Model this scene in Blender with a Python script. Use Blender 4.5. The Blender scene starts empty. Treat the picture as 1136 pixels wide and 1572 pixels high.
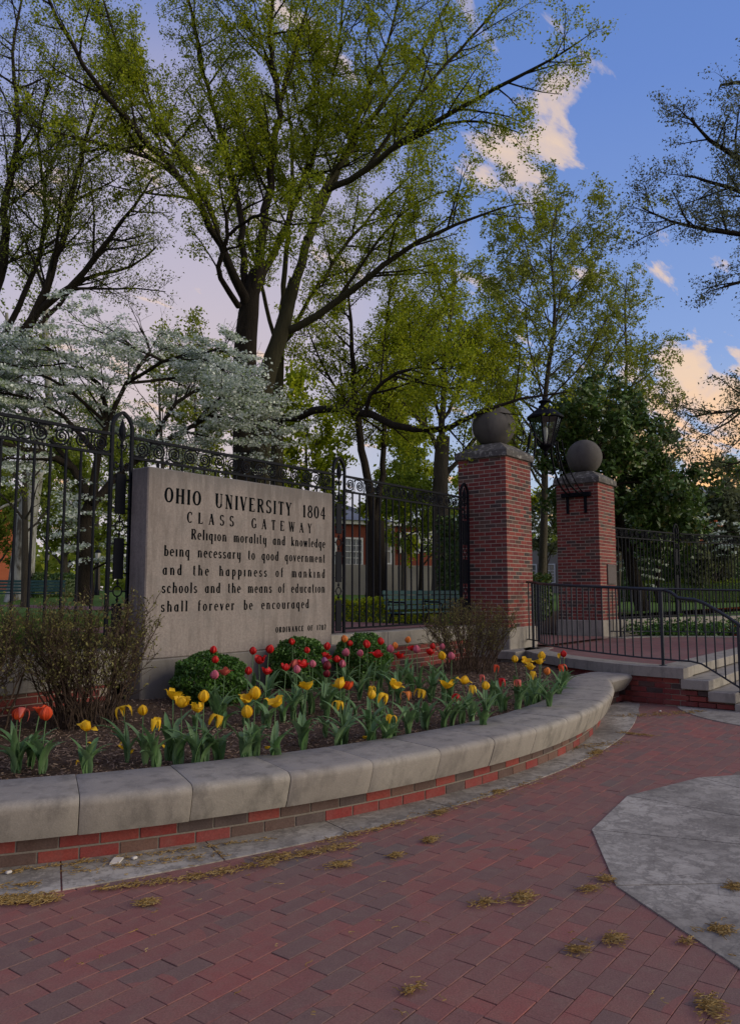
import bpy, math, random
import numpy as np
from mathutils import Vector, Matrix
random.seed(7); RNG = np.random.default_rng(7)
sc = bpy.context.scene
C = sc.collection
R = math.radians
# ------------------------------------------------------------------ camera, sky, sun, exposure
# world X runs along the fence, Y into the campus, Z up; the camera stands at the origin, eye height 1.45 m
EYE = 1.45; FPX = 1200.0
PITCH = math.atan(121/1200.); YAW = R(52.305)
cam_d = bpy.data.cameras.new('camera'); cam = bpy.data.objects.new('camera', cam_d); C.objects.link(cam)
cam.location = (0, 0, EYE); cam.rotation_euler = (R(90)+PITCH, 0, -YAW)
cam_d.sensor_fit = 'VERTICAL'; cam_d.sensor_height = 36; cam_d.lens = 36*FPX/1572
cam_d.clip_start = 0.05; cam_d.clip_end = 6000
sc.camera = cam
SUN_EL, SUN_AZ = 14.0, -64.0        # azimuth from +X towards +Y: low evening sun, right of and behind the camera
sd = Vector((math.cos(R(SUN_EL))*math.cos(R(SUN_AZ)), math.cos(R(SUN_EL))*math.sin(R(SUN_AZ)), math.sin(R(SUN_EL))))
sl = bpy.data.lights.new('sun', 'SUN'); sl.energy = 2.5; sl.angle = R(50); sl.color = (1.0, 0.90, 0.70)
so = bpy.data.objects.new('sun', sl); C.objects.link(so); so.rotation_euler = (-sd).to_track_quat('-Z', 'Y').to_euler()
world = bpy.data.worlds.new('World'); sc.world = world; world.use_nodes = True
sc.view_settings.view_transform = 'Standard'; sc.view_settings.look = 'None'
sc.view_settings.exposure = 0.2; sc.view_settings.gamma = 1.0; sc.view_settings.use_curve_mapping = False
sc.cycles.max_bounces = 6; sc.cycles.diffuse_bounces = 3; sc.cycles.transparent_max_bounces = 12
FW = Vector((math.sin(YAW), math.cos(YAW), 0)); RT = Vector((math.cos(YAW), -math.sin(YAW), 0))
def at(px, py, d):
    """point seen at photo pixel (px, py) at forward distance d metres"""
    X = (px-568)/FPX; zc = (786-py)/FPX
    ry = math.cos(PITCH)-math.sin(PITCH)*zc; rz = math.sin(PITCH)+math.cos(PITCH)*zc
    k = d/ry
    return RT*(X*k)+FW*d+Vector((0, 0, EYE+rz*k))
def atz(px, py, z):
    X = (px-568)/FPX; zc = (786-py)/FPX
    ry = math.cos(PITCH)-math.sin(PITCH)*zc; rz = math.sin(PITCH)+math.cos(PITCH)*zc
    k = (z-EYE)/rz
    return RT*(X*k)+FW*(ry*k)+Vector((0, 0, z))
def pix(p):
    v = Vector(p)-Vector((0, 0, EYE)); X = v.dot(RT); Y = v.dot(FW); Z = v.z
    d = Y*math.cos(PITCH)+Z*math.sin(PITCH)
    if d < .1: return (-9999, -9999, d)
    return (568+FPX*X/d, 786-FPX*(Z*math.cos(PITCH)-Y*math.sin(PITCH))/d, d)
def build_world():
    nt = world.node_tree; N = nt.nodes; L = nt.links; N.clear()
    out = N.new('ShaderNodeOutputWorld'); bg = N.new('ShaderNodeBackground'); bg.inputs[1].default_value = 0.10
    L.new(bg.outputs[0], out.inputs[0])
    sky = N.new('ShaderNodeTexSky'); sky.sky_type = 'NISHITA'; sky.sun_disc = False
    sky.sun_elevation = R(SUN_EL); sky.sun_rotation = R(90-SUN_AZ); sky.altitude = 200; sky.air_density = 1.0
    sky.dust_density = 0.6; sky.ozone_density = 3.0
    tc = N.new('ShaderNodeTexCoord')
    sep = N.new('ShaderNodeSeparateXYZ'); L.new(tc.outputs['Generated'], sep.inputs[0])
    def math_(op, a, b=None, c=None, clamp=False):
        n = N.new('ShaderNodeMath'); n.operation = op; n.use_clamp = clamp
        for i, v in enumerate((a, b, c)):
            if v is None: continue
            if isinstance(v, (int, float)): n.inputs[i].default_value = v
            else: L.new(v, n.inputs[i])
        return n.outputs[0]
    # cloud sheet: project the direction on a plane overhead
    zc = math_('ADD', math_('MAXIMUM', sep.outputs[2], 0.0), 0.16)
    u = math_('DIVIDE', sep.outputs[0], zc); v = math_('DIVIDE', sep.outputs[1], zc)
    com = N.new('ShaderNodeCombineXYZ'); L.new(u, com.inputs[0]); L.new(v, com.inputs[1])
    def noise(scale, detail, rough, off):
        m = N.new('ShaderNodeMapping'); m.inputs['Location'].default_value = off; m.inputs['Scale'].default_value = (1.0, 2.6, 1)
        m.inputs['Rotation'].default_value = (0, 0, R(20))
        L.new(com.outputs[0], m.inputs[0])
        n = N.new('ShaderNodeTexNoise'); n.inputs['Scale'].default_value = scale; n.inputs['Detail'].default_value = detail
        n.inputs['Roughness'].default_value = rough; n.inputs['Distortion'].default_value = .35; L.new(m.outputs[0], n.inputs['Vector']); return n.outputs[0]
    def ramp(x, stops):
        r = N.new('ShaderNodeValToRGB'); e = r.color_ramp.elements
        while len(e) < len(stops): e.new(0.5)
        for q, (p, c) in zip(e, stops): q.position = p; q.color = (*c, 1) if len(c) == 3 else c
        L.new(x, r.inputs[0]); return r.outputs[0]
    def mix(f, a, b):
        m = N.new('ShaderNodeMix'); m.data_type = 'RGBA'
        for s, v in ((m.inputs[0], f), (m.inputs[6], a), (m.inputs[7], b)):
            if isinstance(v, (int, float)): s.default_value = v
            elif isinstance(v, tuple): s.default_value = (*v, 1)
            else: L.new(v, s)
        return m.outputs[2]
    def towards(px, py, w0, w1):
        d = (at(px, py, 10)-Vector((0, 0, EYE))).normalized()
        n = N.new('ShaderNodeVectorMath'); n.operation = 'DOT_PRODUCT'; L.new(tc.outputs['Generated'], n.inputs[0]); n.inputs[1].default_value = d
        m = N.new('ShaderNodeMapRange'); m.interpolation_type = 'SMOOTHERSTEP'
        m.inputs[1].default_value = math.cos(R(w1)); m.inputs[2].default_value = math.cos(R(w0)); L.new(n.outputs['Value'], m.inputs[0])
        return m.outputs[0]
    # evening haze: the Nishita sky is kept and veiled by pale lilac (values are for strength 0.1)
    grad = ramp(sep.outputs[2], [(0.0, (6.6, 6.0, 5.6)), (0.10, (4.8, 5.7, 7.0)), (0.28, (2.5, 3.7, 7.0)), (0.55, (1.4, 2.5, 6.2)), (1.0, (0.6, 1.5, 4.2))])
    base = mix(0.8, sky.outputs[0], grad)
    veil = noise(0.55, 3, .5, (3.1, 1.7, 0))
    vm = ramp(veil, [(0.40, (0, 0, 0)), (0.62, (1, 1, 1))])
    vdir = towards(360, 420, 8, 38)
    gap = math_('SUBTRACT', 1.0, towards(1060, 180, 5, 44)); gap2 = math_('SUBTRACT', 1.0, math_('MULTIPLY', towards(40, 20, 3, 26), .85))
    veilf = math_('MULTIPLY', math_('MULTIPLY', gap, gap2), math_('ADD', math_('MULTIPLY', vm, 0.45), math_('ADD', math_('MULTIPLY', vdir, 0.15), .22)), clamp=True)  # veil also extended over the unseen sky behind the camera, to neutralise blue skylight
    glow = towards(300, 470, 3, 22); c0 = mix(veilf, base, (5.3, 4.5, 4.9)); c1 = mix(math_('MULTIPLY', glow, .40), c0, (7.6, 5.7, 4.6))
    big = noise(3.0, 12, .60, (2.35, 1.2, 0)); 
    dirm = math_('ADD', math_('ADD', math_('MULTIPLY', towards(895, 160, .8, 4.2), .125), math_('MULTIPLY', towards(800, 250, 1.0, 5.5), .125)),
                 math_('ADD', math_('MULTIPLY', towards(1100, 700, 3, 10), .20), math_('MULTIPLY', towards(950, 370, 1, 5), .07)))
    dirn = math_('ADD', math_('MULTIPLY', towards(980, 230, 1, 6), -.10), math_('MULTIPLY', towards(1060, 80, 2, 9), -.10))
    bm = ramp(math_('ADD', math_('ADD', big, dirm), dirn), [(0.60, (0, 0, 0)), (0.67, (.75, .75, .75)), (0.78, (1, 1, 1))])
    ccol = ramp(sep.outputs[2], [(0.0, (12.0, 5.6, 1.5)), (0.14, (11.0, 5.8, 2.0)), (0.25, (8.4, 5.9, 3.8)), (0.6, (7.8, 5.9, 4.2)), (1.0, (6.0, 5.0, 5.0))])
    bf = math_('MULTIPLY', bm, 0.85)
    c2 = mix(bf, c1, ccol)
    L.new(c2, bg.inputs[0])
build_world()

# ------------------------------------------------------------------ helpers
def setp(o, label=None, cat=None, group=None, kind=None):
    if label: o['label'] = label
    if cat: o['category'] = cat
    if group: o['group'] = group
    if kind: o['kind'] = kind
    return o
BASE = {}
def empty(name, loc, label, cat, group=None):
    o = bpy.data.objects.new(name, None); C.objects.link(o); o.location = loc; BASE[o.name] = Vector(loc)
    return setp(o, label, cat, group)
class MB:
    def __init__(s): s.v = []; s.f = []; s.n = 0
    def add(s, V, F):
        k = s.n; s.v.extend([tuple(p) for p in V]); s.f.extend([tuple(i+k for i in f) for f in F]); s.n = len(s.v)
    def box(s, x0, y0, z0, x1, y1, z1):
        s.add([(x0,y0,z0),(x1,y0,z0),(x1,y1,z0),(x0,y1,z0),(x0,y0,z1),(x1,y0,z1),(x1,y1,z1),(x0,y1,z1)],
              [(3,2,1,0),(4,5,6,7),(0,1,5,4),(1,2,6,5),(2,3,7,6),(3,0,4,7)])
    def cbox(s, cx, cy, cz, lx, ly, lz, ch=.004, rz=0.0, tilt=(0,0)):
        V, F = chamfer(lx, ly, lz, ch); c, q = math.cos(rz), math.sin(rz)
        s.add([(cx+x*c-y*q, cy+x*q+y*c, cz+z+x*tilt[0]+y*tilt[1]) for x, y, z in V], F)
    def prism(s, poly, z0, z1, slope=None):
        n = len(poly)
        s.add([(x, y, z0) for x, y in poly]+[(x, y, z1) for x, y in poly],
              [tuple(range(n-1, -1, -1)), tuple(range(n, 2*n))]+[(i, (i+1) % n, n+(i+1) % n, n+i) for i in range(n)])
    def tube(s, pts, r, k=6, caps=True):
        P = np.array([tuple(p) for p in pts], float); n = len(P)
        rr = np.full(n, r, float) if np.isscalar(r) else np.array(r, float)
        T = np.gradient(P, axis=0); T /= (np.linalg.norm(T, axis=1)[:, None]+1e-9)
        m = np.abs(T).sum(0); ref = np.zeros(3); ref[int(np.argmin(m))] = 1
        U = np.cross(T, ref); U /= (np.linalg.norm(U, axis=1)[:, None]+1e-9); W = np.cross(T, U)
        a = np.arange(k)*2*math.pi/k
        V = P[:, None, :]+rr[:, None, None]*(np.cos(a)[None, :, None]*U[:, None, :]+np.sin(a)[None, :, None]*W[:, None, :])
        F = []
        for i in range(n-1):
            for j in range(k):
                F.append((i*k+j, (i+1)*k+j, (i+1)*k+(j+1) % k, i*k+(j+1) % k))
        if caps: F.append(tuple(range(k))); F.append(tuple((n-1)*k+j for j in range(k-1, -1, -1)))
        s.add(V.reshape(-1, 3).tolist(), F)
    def lathe(s, prof, k=24, c=(0, 0, 0), rot=0):
        V = []; F = []
        for r, z in prof:
            for j in range(k):
                a = 2*math.pi*j/k+rot; V.append((c[0]+r*math.cos(a), c[1]+r*math.sin(a), c[2]+z))
        for i in range(len(prof)-1):
            for j in range(k): F.append((i*k+j, i*k+(j+1) % k, (i+1)*k+(j+1) % k, (i+1)*k+j))
        F.append(tuple(range(k-1, -1, -1))); F.append(tuple((len(prof)-1)*k+j for j in range(k)))
        s.add(V, F)
    def bar(s, a, b, w, h=None, up=(0, 0, 1)):
        h = h or w; a = Vector(a); b = Vector(b); t = (b-a).normalized(); u = t.cross(Vector(up))
        if u.length < 1e-4: u = t.cross(Vector((1, 0, 0)))
        u.normalize(); v = u.cross(t)
        V = [p+u*i*w/2+v*j*h/2 for p in (a, b) for i, j in ((-1,-1),(1,-1),(1,1),(-1,1))]
        s.add(V, [(0,1,2,3),(7,6,5,4),(0,4,5,1),(1,5,6,2),(2,6,7,3),(3,7,4,0)])
    def mesh(s, name, mat, smooth=False, base=None):
        me = bpy.data.meshes.new(name)
        v = s.v if base is None else [(x-base[0], y-base[1], z-base[2]) for x, y, z in s.v]
        me.from_pydata(v, [], s.f)
        me.materials.append(mat)
        if smooth: me.polygons.foreach_set('use_smooth', [True]*len(me.polygons))
        return me
    def build(s, name, mat, parent=None, smooth=False, **k):
        base = BASE[parent.name] if parent is not None and parent.name in BASE else None
        o = bpy.data.objects.new(name, s.mesh(name, mat, smooth, base)); C.objects.link(o)
        if parent is not None: o.parent = parent; BASE[o.name] = base if base is not None else Vector((0,0,0))
        return setp(o, **k)
_CH = {}
def chamfer(lx, ly, lz, c):
    key = (round(lx,4), round(ly,4), round(lz,4), c)
    if key in _CH: return _CH[key]
    V = []; ix = {}
    for sx in (-1, 1):
        for sy in (-1, 1):
            for sz in (-1, 1):
                for a in range(3):
                    p = [sx*(lx/2-c), sy*(ly/2-c), sz*(lz/2-c)]; p[a] += (sx, sy, sz)[a]*c
                    ix[(sx, sy, sz, a)] = len(V); V.append(tuple(p))
    F = []
    for a in range(3):
        b, d = (a+1) % 3, (a+2) % 3
        for s_ in (-1, 1):
            q = []
            for (p1, p2) in ((-1,-1),(1,-1),(1,1),(-1,1)):
                k = [0,0,0]; k[a] = s_; k[b] = p1; k[d] = p2; q.append(ix[(*k, a)])
            F.append(tuple(q) if s_ > 0 else tuple(q[::-1]))
    for a in range(3):                      # edges parallel to axis a
        b, d = (a+1) % 3, (a+2) % 3
        for p1 in (-1, 1):
            for p2 in (-1, 1):
                def K(sa, ax):
                    k = [0,0,0]; k[a] = sa; k[b] = p1; k[d] = p2; return ix[(*k, ax)]
                q = (K(-1, b), K(1, b), K(1, d), K(-1, d)); F.append(q if p1*p2 > 0 else q[::-1])
    for sx in (-1, 1):
        for sy in (-1, 1):
            for sz in (-1, 1):
                q = tuple(ix[(sx, sy, sz, a)] for a in range(3)); F.append(q if sx*sy*sz > 0 else q[::-1])
    _CH[key] = (V, F); return V, F
def put(me, name, parent, loc, rot=(0,0,0), **k):
    o = bpy.data.objects.new(name, me); C.objects.link(o)
    if parent is not None: o.parent = parent; loc = Vector(loc)-BASE.get(parent.name, Vector((0,0,0)))
    o.location = loc; o.rotation_euler = rot
    return setp(o, **k)
def np_mesh(name, V, F, mat, parent=None, smooth=False, **k):
    """V (n,3), F (m,q) arrays, all faces with q corners"""
    base = BASE[parent.name] if parent is not None and parent.name in BASE else Vector((0,0,0))
    V = np.asarray(V, np.float32)-np.array(base, np.float32)
    me = bpy.data.meshes.new(name); m, q = F.shape
    me.vertices.add(len(V)); me.vertices.foreach_set('co', V.ravel())
    me.loops.add(m*q); me.loops.foreach_set('vertex_index', F.astype(np.int32).ravel())
    me.polygons.add(m); me.polygons.foreach_set('loop_start', (np.arange(m)*q).astype(np.int32)); 
    if smooth: me.polygons.foreach_set('use_smooth', [True]*m)
    me.update(calc_edges=True); me.materials.append(mat)
    o = bpy.data.objects.new(name, me); C.objects.link(o)
    if parent is not None: o.parent = parent
    return setp(o, **k)
def leaves(P, size, flat=0.0, sizevar=.35, aspect=1.7, seed=1):
    """rhombic leaf faces at points P; flat=1 makes them lie level"""
    g = np.random.default_rng(seed); n = len(P); P = np.asarray(P, float)
    a = g.normal(size=(n, 3)); a[:, 2] *= (1-flat); a /= np.linalg.norm(a, axis=1)[:, None]+1e-9
    b = g.normal(size=(n, 3)); b[:, 2] *= (1-flat); b -= (a*b).sum(1)[:, None]*a; b /= np.linalg.norm(b, axis=1)[:, None]+1e-9
    s = size*(1+sizevar*g.uniform(-1, 1, n))[:, None]
    c = np.cross(a, b)*s*.12
    V = np.stack([P-a*s/2, P+b*s/2/aspect+c, P+a*s/2, P-b*s/2/aspect+c], 1).reshape(-1, 3)
    return V, np.arange(4*n).reshape(n, 4)

# ------------------------------------------------------------------ materials
M = {}
class NT:
    def __init__(s, name):
        s.m = bpy.data.materials.new(name); s.m.use_nodes = True; s.N = s.m.node_tree.nodes; s.L = s.m.node_tree.links
        s.b = s.N['Principled BSDF']; s.tc = s.N.new('ShaderNodeTexCoord'); s.geo = s.N.new('ShaderNodeNewGeometry'); M[name] = s.m
    def pos(s): return s.geo.outputs['Position']
    def noise(s, scale, detail=4, rough=.55, vec=None, stretch=None, out=0, loc=(0,0,0)):
        n = s.N.new('ShaderNodeTexNoise'); n.inputs['Scale'].default_value = scale; n.inputs['Detail'].default_value = detail; n.inputs['Roughness'].default_value = rough
        v = vec or s.pos()
        if stretch or loc != (0,0,0):
            mp = s.N.new('ShaderNodeMapping'); mp.inputs['Scale'].default_value = stretch or (1,1,1); mp.inputs['Location'].default_value = loc; s.L.new(v, mp.inputs[0]); v = mp.outputs[0]
        s.L.new(v, n.inputs['Vector']); return n.outputs[out]
    def voro(s, scale, feat='F1', out=0, stretch=None):
        n = s.N.new('ShaderNodeTexVoronoi'); n.feature = feat; n.inputs['Scale'].default_value = scale; v = s.pos()
        if stretch:
            mp = s.N.new('ShaderNodeMapping'); mp.inputs['Scale'].default_value = stretch; s.L.new(v, mp.inputs[0]); v = mp.outputs[0]
        s.L.new(v, n.inputs['Vector']); return n.outputs[out]
    def ramp(s, x, stops, const=False):
        r = s.N.new('ShaderNodeValToRGB'); e = r.color_ramp.elements
        if const: r.color_ramp.interpolation = 'CONSTANT'
        while len(e) < len(stops): e.new(.5)
        for q, (p, c) in zip(e, stops):
            q.position = p; q.color = (c, c, c, 1) if isinstance(c, (int, float)) else (*c, 1)
        s.L.new(x, r.inputs[0]); return r.outputs[0]
    def mix(s, f, a, b, mode='MIX'):
        m = s.N.new('ShaderNodeMix'); m.data_type = 'RGBA'; m.blend_type = mode
        for i, q, v in ((0, m.inputs[0], f), (6, m.inputs[6], a), (7, m.inputs[7], b)):
            if isinstance(v, (int, float)): q.default_value = v if i == 0 else (v, v, v, 1)
            elif isinstance(v, tuple): q.default_value = (*v, 1)
            else: s.L.new(v, q)
        return m.outputs[2]
    def math(s, op, a, b=0.0, clamp=False):
        m = s.N.new('ShaderNodeMath'); m.operation = op; m.use_clamp = clamp
        for i, v in enumerate((a, b)):
            if isinstance(v, (int, float)): m.inputs[i].default_value = v
            else: s.L.new(v, m.inputs[i])
        return m.outputs[0]
    def sep(s, i):
        n = s.N.new('ShaderNodeSeparateXYZ'); s.L.new(s.pos(), n.inputs[0]); return n.outputs[i]
    def objrand(s): n = s.N.new('ShaderNodeObjectInfo'); return n.outputs['Random']
    def island(s): return s.geo.outputs['Random Per Island']
    def done(s, col, rough=.85, spec=.3, bump=None, bdist=.004, bstr=.6, metal=0.0, trans=0.0):
        if isinstance(col, tuple): s.b.inputs['Base Color'].default_value = (*col, 1)
        else: s.L.new(col, s.b.inputs['Base Color'])
        if isinstance(rough, (int, float)): s.b.inputs['Roughness'].default_value = rough
        else: s.L.new(rough, s.b.inputs['Roughness'])
        s.b.inputs['Specular IOR Level'].default_value = spec; s.b.inputs['Metallic'].default_value = metal
        if bump is not None:
            n = s.N.new('ShaderNodeBump'); n.inputs['Strength'].default_value = bstr; n.inputs['Distance'].default_value = bdist
            s.L.new(bump, n.inputs['Height']); s.L.new(n.outputs[0], s.b.inputs['Normal'])
        if trans > 0:
            t = s.N.new('ShaderNodeBsdfTranslucent'); mx = s.N.new('ShaderNodeMixShader'); mx.inputs[0].default_value = trans
            if isinstance(col, tuple): t.inputs[0].default_value = (*col, 1)
            else: s.L.new(col, t.inputs[0])
            s.L.new(s.b.outputs[0], mx.inputs[1]); s.L.new(t.outputs[0], mx.inputs[2])
            s.L.new(mx.outputs[0], s.N['Material Output'].inputs[0])
        return s.m
def brick_material(name, src, cols, wear=.35):
    t = NT(name); r = t.objrand() if src == 'obj' else t.island()
    col = t.ramp(r, cols, const=True)
    n1 = t.noise(9, 5, .6); n2 = t.noise(90, 4, .7)
    col = t.mix(t.ramp(n1, [(.35, 0.0), (.7, wear)]), col, (.20, .15, .13))
    col = t.mix(.55, col, t.ramp(n2, [(.25, .35), (.75, 1.25)]), 'MULTIPLY')
    return t.done(col, .86, .25, n2, .002, .7)
WALLC = [(0, (.18,.030,.026)), (.16, (.24,.045,.034)), (.34, (.16,.026,.024)), (.50, (.20,.034,.029)), (.64, (.085,.042,.034)), (.72, (.26,.052,.038)), (.84, (.060,.038,.034)), (.93, (.13,.062,.046))]
RINGC = [(0, (.22,.034,.029)), (.22, (.105,.062,.050)), (.38, (.26,.045,.034)), (.52, (.085,.060,.055)), (.70, (.23,.036,.032)), (.85, (.15,.078,.058))]
PAVEC = [(0, (.235,.106,.086)), (.14, (.265,.110,.086)), (.28, (.21,.103,.085)), (.40, (.245,.097,.080)), (.52, (.19,.108,.090)), (.62, (.29,.100,.080)), (.72, (.225,.103,.085)), (.80, (.255,.092,.076)), (.87, (.165,.116,.096)), (.93, (.125,.112,.100)), (.965, (.15,.118,.098))]
def setup_materials():
    for nm, cols in (('wall_brick', WALLC), ('ring_brick', RINGC)):
        for s_ in ('obj', 'isl'): brick_material(nm+'_'+s_, s_, cols, .25)
    for s_ in ('obj', 'isl'):
        t = NT('paver_'+s_); r = t.objrand() if s_ == 'obj' else t.island(); r = t.math('ADD', t.math('MULTIPLY', r, .74), t.math('MULTIPLY', t.math('SUBTRACT', t.noise(.55, 2, .5), .32), .7), clamp=True)
        col = t.ramp(r, PAVEC, const=True)
        big = t.noise(1.1, 4, .55); n2 = t.noise(130, 4, .7); n1 = t.noise(14, 5, .6)
        col = t.mix(t.ramp(big, [(.38, 0.0), (.66, .55)]), col, (.195, .118, .098))
        col = t.mix(t.ramp(n1, [(.45, 0.0), (.8, .4)]), col, (.26, .18, .13))
        col = t.mix(.6, col, t.ramp(n2, [(.28, .45), (.72, 1.3)]), 'MULTIPLY')
        t.done(col, .80, .3, n2, .0018, .8)
    t = NT('mortar'); n = t.noise(60, 4, .6); t.done(t.mix(n, (.23,.19,.155), (.38,.32,.255)), .95, .1, n, .003)
    t = NT('ring_mortar'); n = t.noise(60, 4, .6); t.done(t.mix(n, (.13,.11,.09), (.26,.22,.18)), .95, .1, n, .003)
    t = NT('joint_sand'); n = t.noise(80, 4, .6); t.done(t.mix(n, (.07,.05,.04), (.20,.15,.12)), .95, .1, n, .003)
    # limestone of cap stones, copings and steps
    t = NT('cap_stone'); n1 = t.noise(2.2, 6, .6); n2 = t.noise(7, 6, .65, stretch=(1, 1, .35)); n3 = t.noise(120, 3, .7); n4 = t.noise(22, 5, .7)
    col = t.mix(n1, (.245,.22,.182), (.38,.345,.292))
    col = t.mix(t.ramp(n2, [(.48, 0.0), (.66, .62)]), col, (.10,.092,.078))
    col = t.mix(t.ramp(n4, [(.55, 0.0), (.75, .35)]), col, (.52,.47,.40))
    col = t.mix(.35, col, t.ramp(n3, [(.3, .55), (.7, 1.15)]), 'MULTIPLY')
    col = t.mix(t.math('MULTIPLY', t.ramp(t.objrand(), [(0, 0.0), (1, 1.0)]), .35), col, (.23,.20,.18))
    t.done(col, .9, .2, t.math('ADD', t.math('MULTIPLY', n3, .5), n4), .004, .5)
    t = NT('concrete'); n1 = t.noise(1.3, 7, .65); n2 = t.noise(9, 6, .7); n3 = t.noise(100, 3, .7)
    n9 = t.noise(3.2, 8, .75, loc=(3,1,0)); col = t.mix(t.ramp(n1, [(.36, 0.0), (.60, 1.0)]), (.23,.205,.172), (.44,.40,.34)); col = t.mix(t.ramp(n9, [(.46, 0.0), (.50, .55), (.56, .15)]), col, (.10,.088,.076))
    col = t.mix(t.ramp(n2, [(.5, 0.0), (.68, .6)]), col, (.14,.118,.10))
    v = t.voro(7, 'DISTANCE_TO_EDGE'); col = t.mix(t.ramp(v, [(0, .28), (.03, 0.0)]), col, (.08,.07,.065))
    col = t.mix(.35, col, t.ramp(n3, [(.3, .6), (.7, 1.15)]), 'MULTIPLY')
    t.done(col, .88, .25, t.math('ADD', t.math('MULTIPLY', n3, .3), n2), .004, .5)
    # sign: pinkish limestone with rain streaks
    t = NT('sign_stone'); n6 = t.noise(38, 6, .75); n7 = t.noise(3.0, 7, .7, loc=(4,0,2)); n1 = t.noise(1.6, 5, .6); n2 = t.noise(5.5, 6, .7, stretch=(1, 1, .12)); n3 = t.noise(90, 3, .7); n4 = t.noise(26, 5, .6, stretch=(1,1,.2))
    col = t.mix(n1, (.225,.19,.17), (.30,.255,.23))
    col = t.mix(t.ramp(n6, [(.42, .55), (.56, 0.0)]), col, (.165,.14,.125)); col = t.mix(t.ramp(n7, [(.5, 0.0), (.62, .4)]), col, (.17,.155,.145))
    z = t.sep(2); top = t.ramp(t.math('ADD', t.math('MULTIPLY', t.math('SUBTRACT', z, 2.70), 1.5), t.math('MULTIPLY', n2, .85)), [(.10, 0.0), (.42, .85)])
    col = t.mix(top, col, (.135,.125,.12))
    col = t.mix(t.ramp(n2, [(.45, 0.0), (.60, .7)]), col, (.145,.122,.108))
    col = t.mix(t.ramp(n4, [(.52, 0.0), (.7, .35)]), col, (.30,.265,.24))
    col = t.mix(.3, col, t.ramp(n3, [(.3, .6), (.7, 1.15)]), 'MULTIPLY')
    t.done(col, .9, .2, t.math('ADD', t.math('MULTIPLY', n3, .6), n1), .003, .4)
    t = NT('plinth_stone'); n1 = t.noise(2.5, 6, .65); n2 = t.noise(6, 6, .7, stretch=(1,1,.3)); n3 = t.noise(90, 3, .7)
    col = t.mix(n1, (.15,.135,.115), (.25,.225,.195)); col = t.mix(t.ramp(n2, [(.5, 0.0), (.7, .5)]), col, (.11,.10,.09))
    col = t.mix(.3, col, t.ramp(n3, [(.3, .6), (.7, 1.15)]), 'MULTIPLY'); t.done(col, .9, .2, n3, .003, .4)
    t = NT('weathered_stone'); n1 = t.noise(4, 6, .6); n2 = t.noise(9, 6, .75, stretch=(1,1,.3)); n3 = t.noise(120, 3, .7); n5 = t.noise(11, 6, .7, loc=(5,2,1))
    col = t.mix(n1, (.062,.058,.055), (.14,.128,.115)); col = t.mix(t.ramp(n2, [(.52, 0.0), (.7, .6)]), col, (.21,.19,.165))
    col = t.mix(t.ramp(n5, [(.54, 0.0), (.62, .75)]), col, (.36,.34,.30))
    t.done(col, .92, .15, t.math('ADD', n3, n2), .006, .5)
    t = NT('ball_stone'); n1 = t.noise(3, 6, .6); n2 = t.noise(7, 6, .7, stretch=(1,1,.18)); n3 = t.noise(120, 3, .7)
    col = t.mix(n1, (.080,.073,.067), (.14,.128,.116)); col = t.mix(t.ramp(n2, [(.5, 0.0), (.72, .6)]), col, (.055,.048,.044))
    col = t.mix(.3, col, t.ramp(n3, [(.3, .6), (.7, 1.15)]), 'MULTIPLY'); t.done(col, .92, .15, n3, .004, .5)
    t = NT('letter_paint'); t.done((.004,.005,.006), .95, .0)
    t = NT('black_iron'); n = t.noise(40, 4, .6); t.done(t.mix(n, (.004,.0045,.007), (.008,.009,.014)), .7, .12, n, .001, .3)
    t = NT('rail_steel'); n = t.noise(30, 4, .6); t.done(t.mix(n, (.010,.011,.016), (.022,.024,.034)), .42, .4, n, .0008, .3)
    t = NT('bronze'); n = t.noise(30, 5, .6); t.done(t.mix(n, (.050,.034,.030), (.085,.060,.052)), .55, .4, t.noise(70, 2, .5, stretch=(1,1,2.5)), .004, .8)
    t = NT('mulch'); n1 = t.noise(40, 6, .7); n2 = t.noise(3, 4, .5)
    col = t.mix(n1, (.030,.019,.013), (.15,.100,.070)); t.done(col, .95, .1, n1, .02, 1.0)
    t = NT('chip'); col = t.ramp(t.island(), [(0, (.09,.056,.038)), (.3, (.16,.105,.073)), (.6, (.23,.16,.115)), (.85, (.33,.245,.18)), (1, (.045,.028,.02))]); t.done(col, .95, .1)
    t = NT('grass'); n1 = t.noise(.35, 4, .6); n2 = t.noise(22, 4, .7); col = t.mix(n1, (.065,.125,.016), (.11,.185,.028)); col = t.mix(.7, col, t.ramp(n2, [(.3, .5), (.7, 1.4)]), 'MULTIPLY'); t.done(col, .9, .15, n2, .03, 1.0)
    t = NT('grass_blade'); col = t.ramp(t.island(), [(0, (.05,.10,.014)), (.5, (.085,.155,.022)), (1, (.14,.20,.04))]); t.done(col, .8, .2, trans=.3)
    t = NT('red_path'); n1 = t.noise(1.2, 4, .6); n2 = t.noise(60, 3, .6); br = t.N.new('ShaderNodeTexBrick'); t.L.new(t.pos(), br.inputs['Vector'])
    br.inputs['Scale'].default_value = 1; br.inputs['Brick Width'].default_value = .2032; br.inputs['Row Height'].default_value = .1016; br.inputs['Mortar Size'].default_value = .004
    br.inputs['Color1'].default_value = (.23,.082,.074,1); br.inputs['Color2'].default_value = (.15,.07,.064,1); br.inputs['Mortar'].default_value = (.10,.08,.07,1)
    col = t.mix(t.ramp(n1, [(.4, 0.0), (.7, .5)]), br.outputs[0], (.20,.13,.115)); t.done(col, .85, .25, n2, .002)
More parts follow.
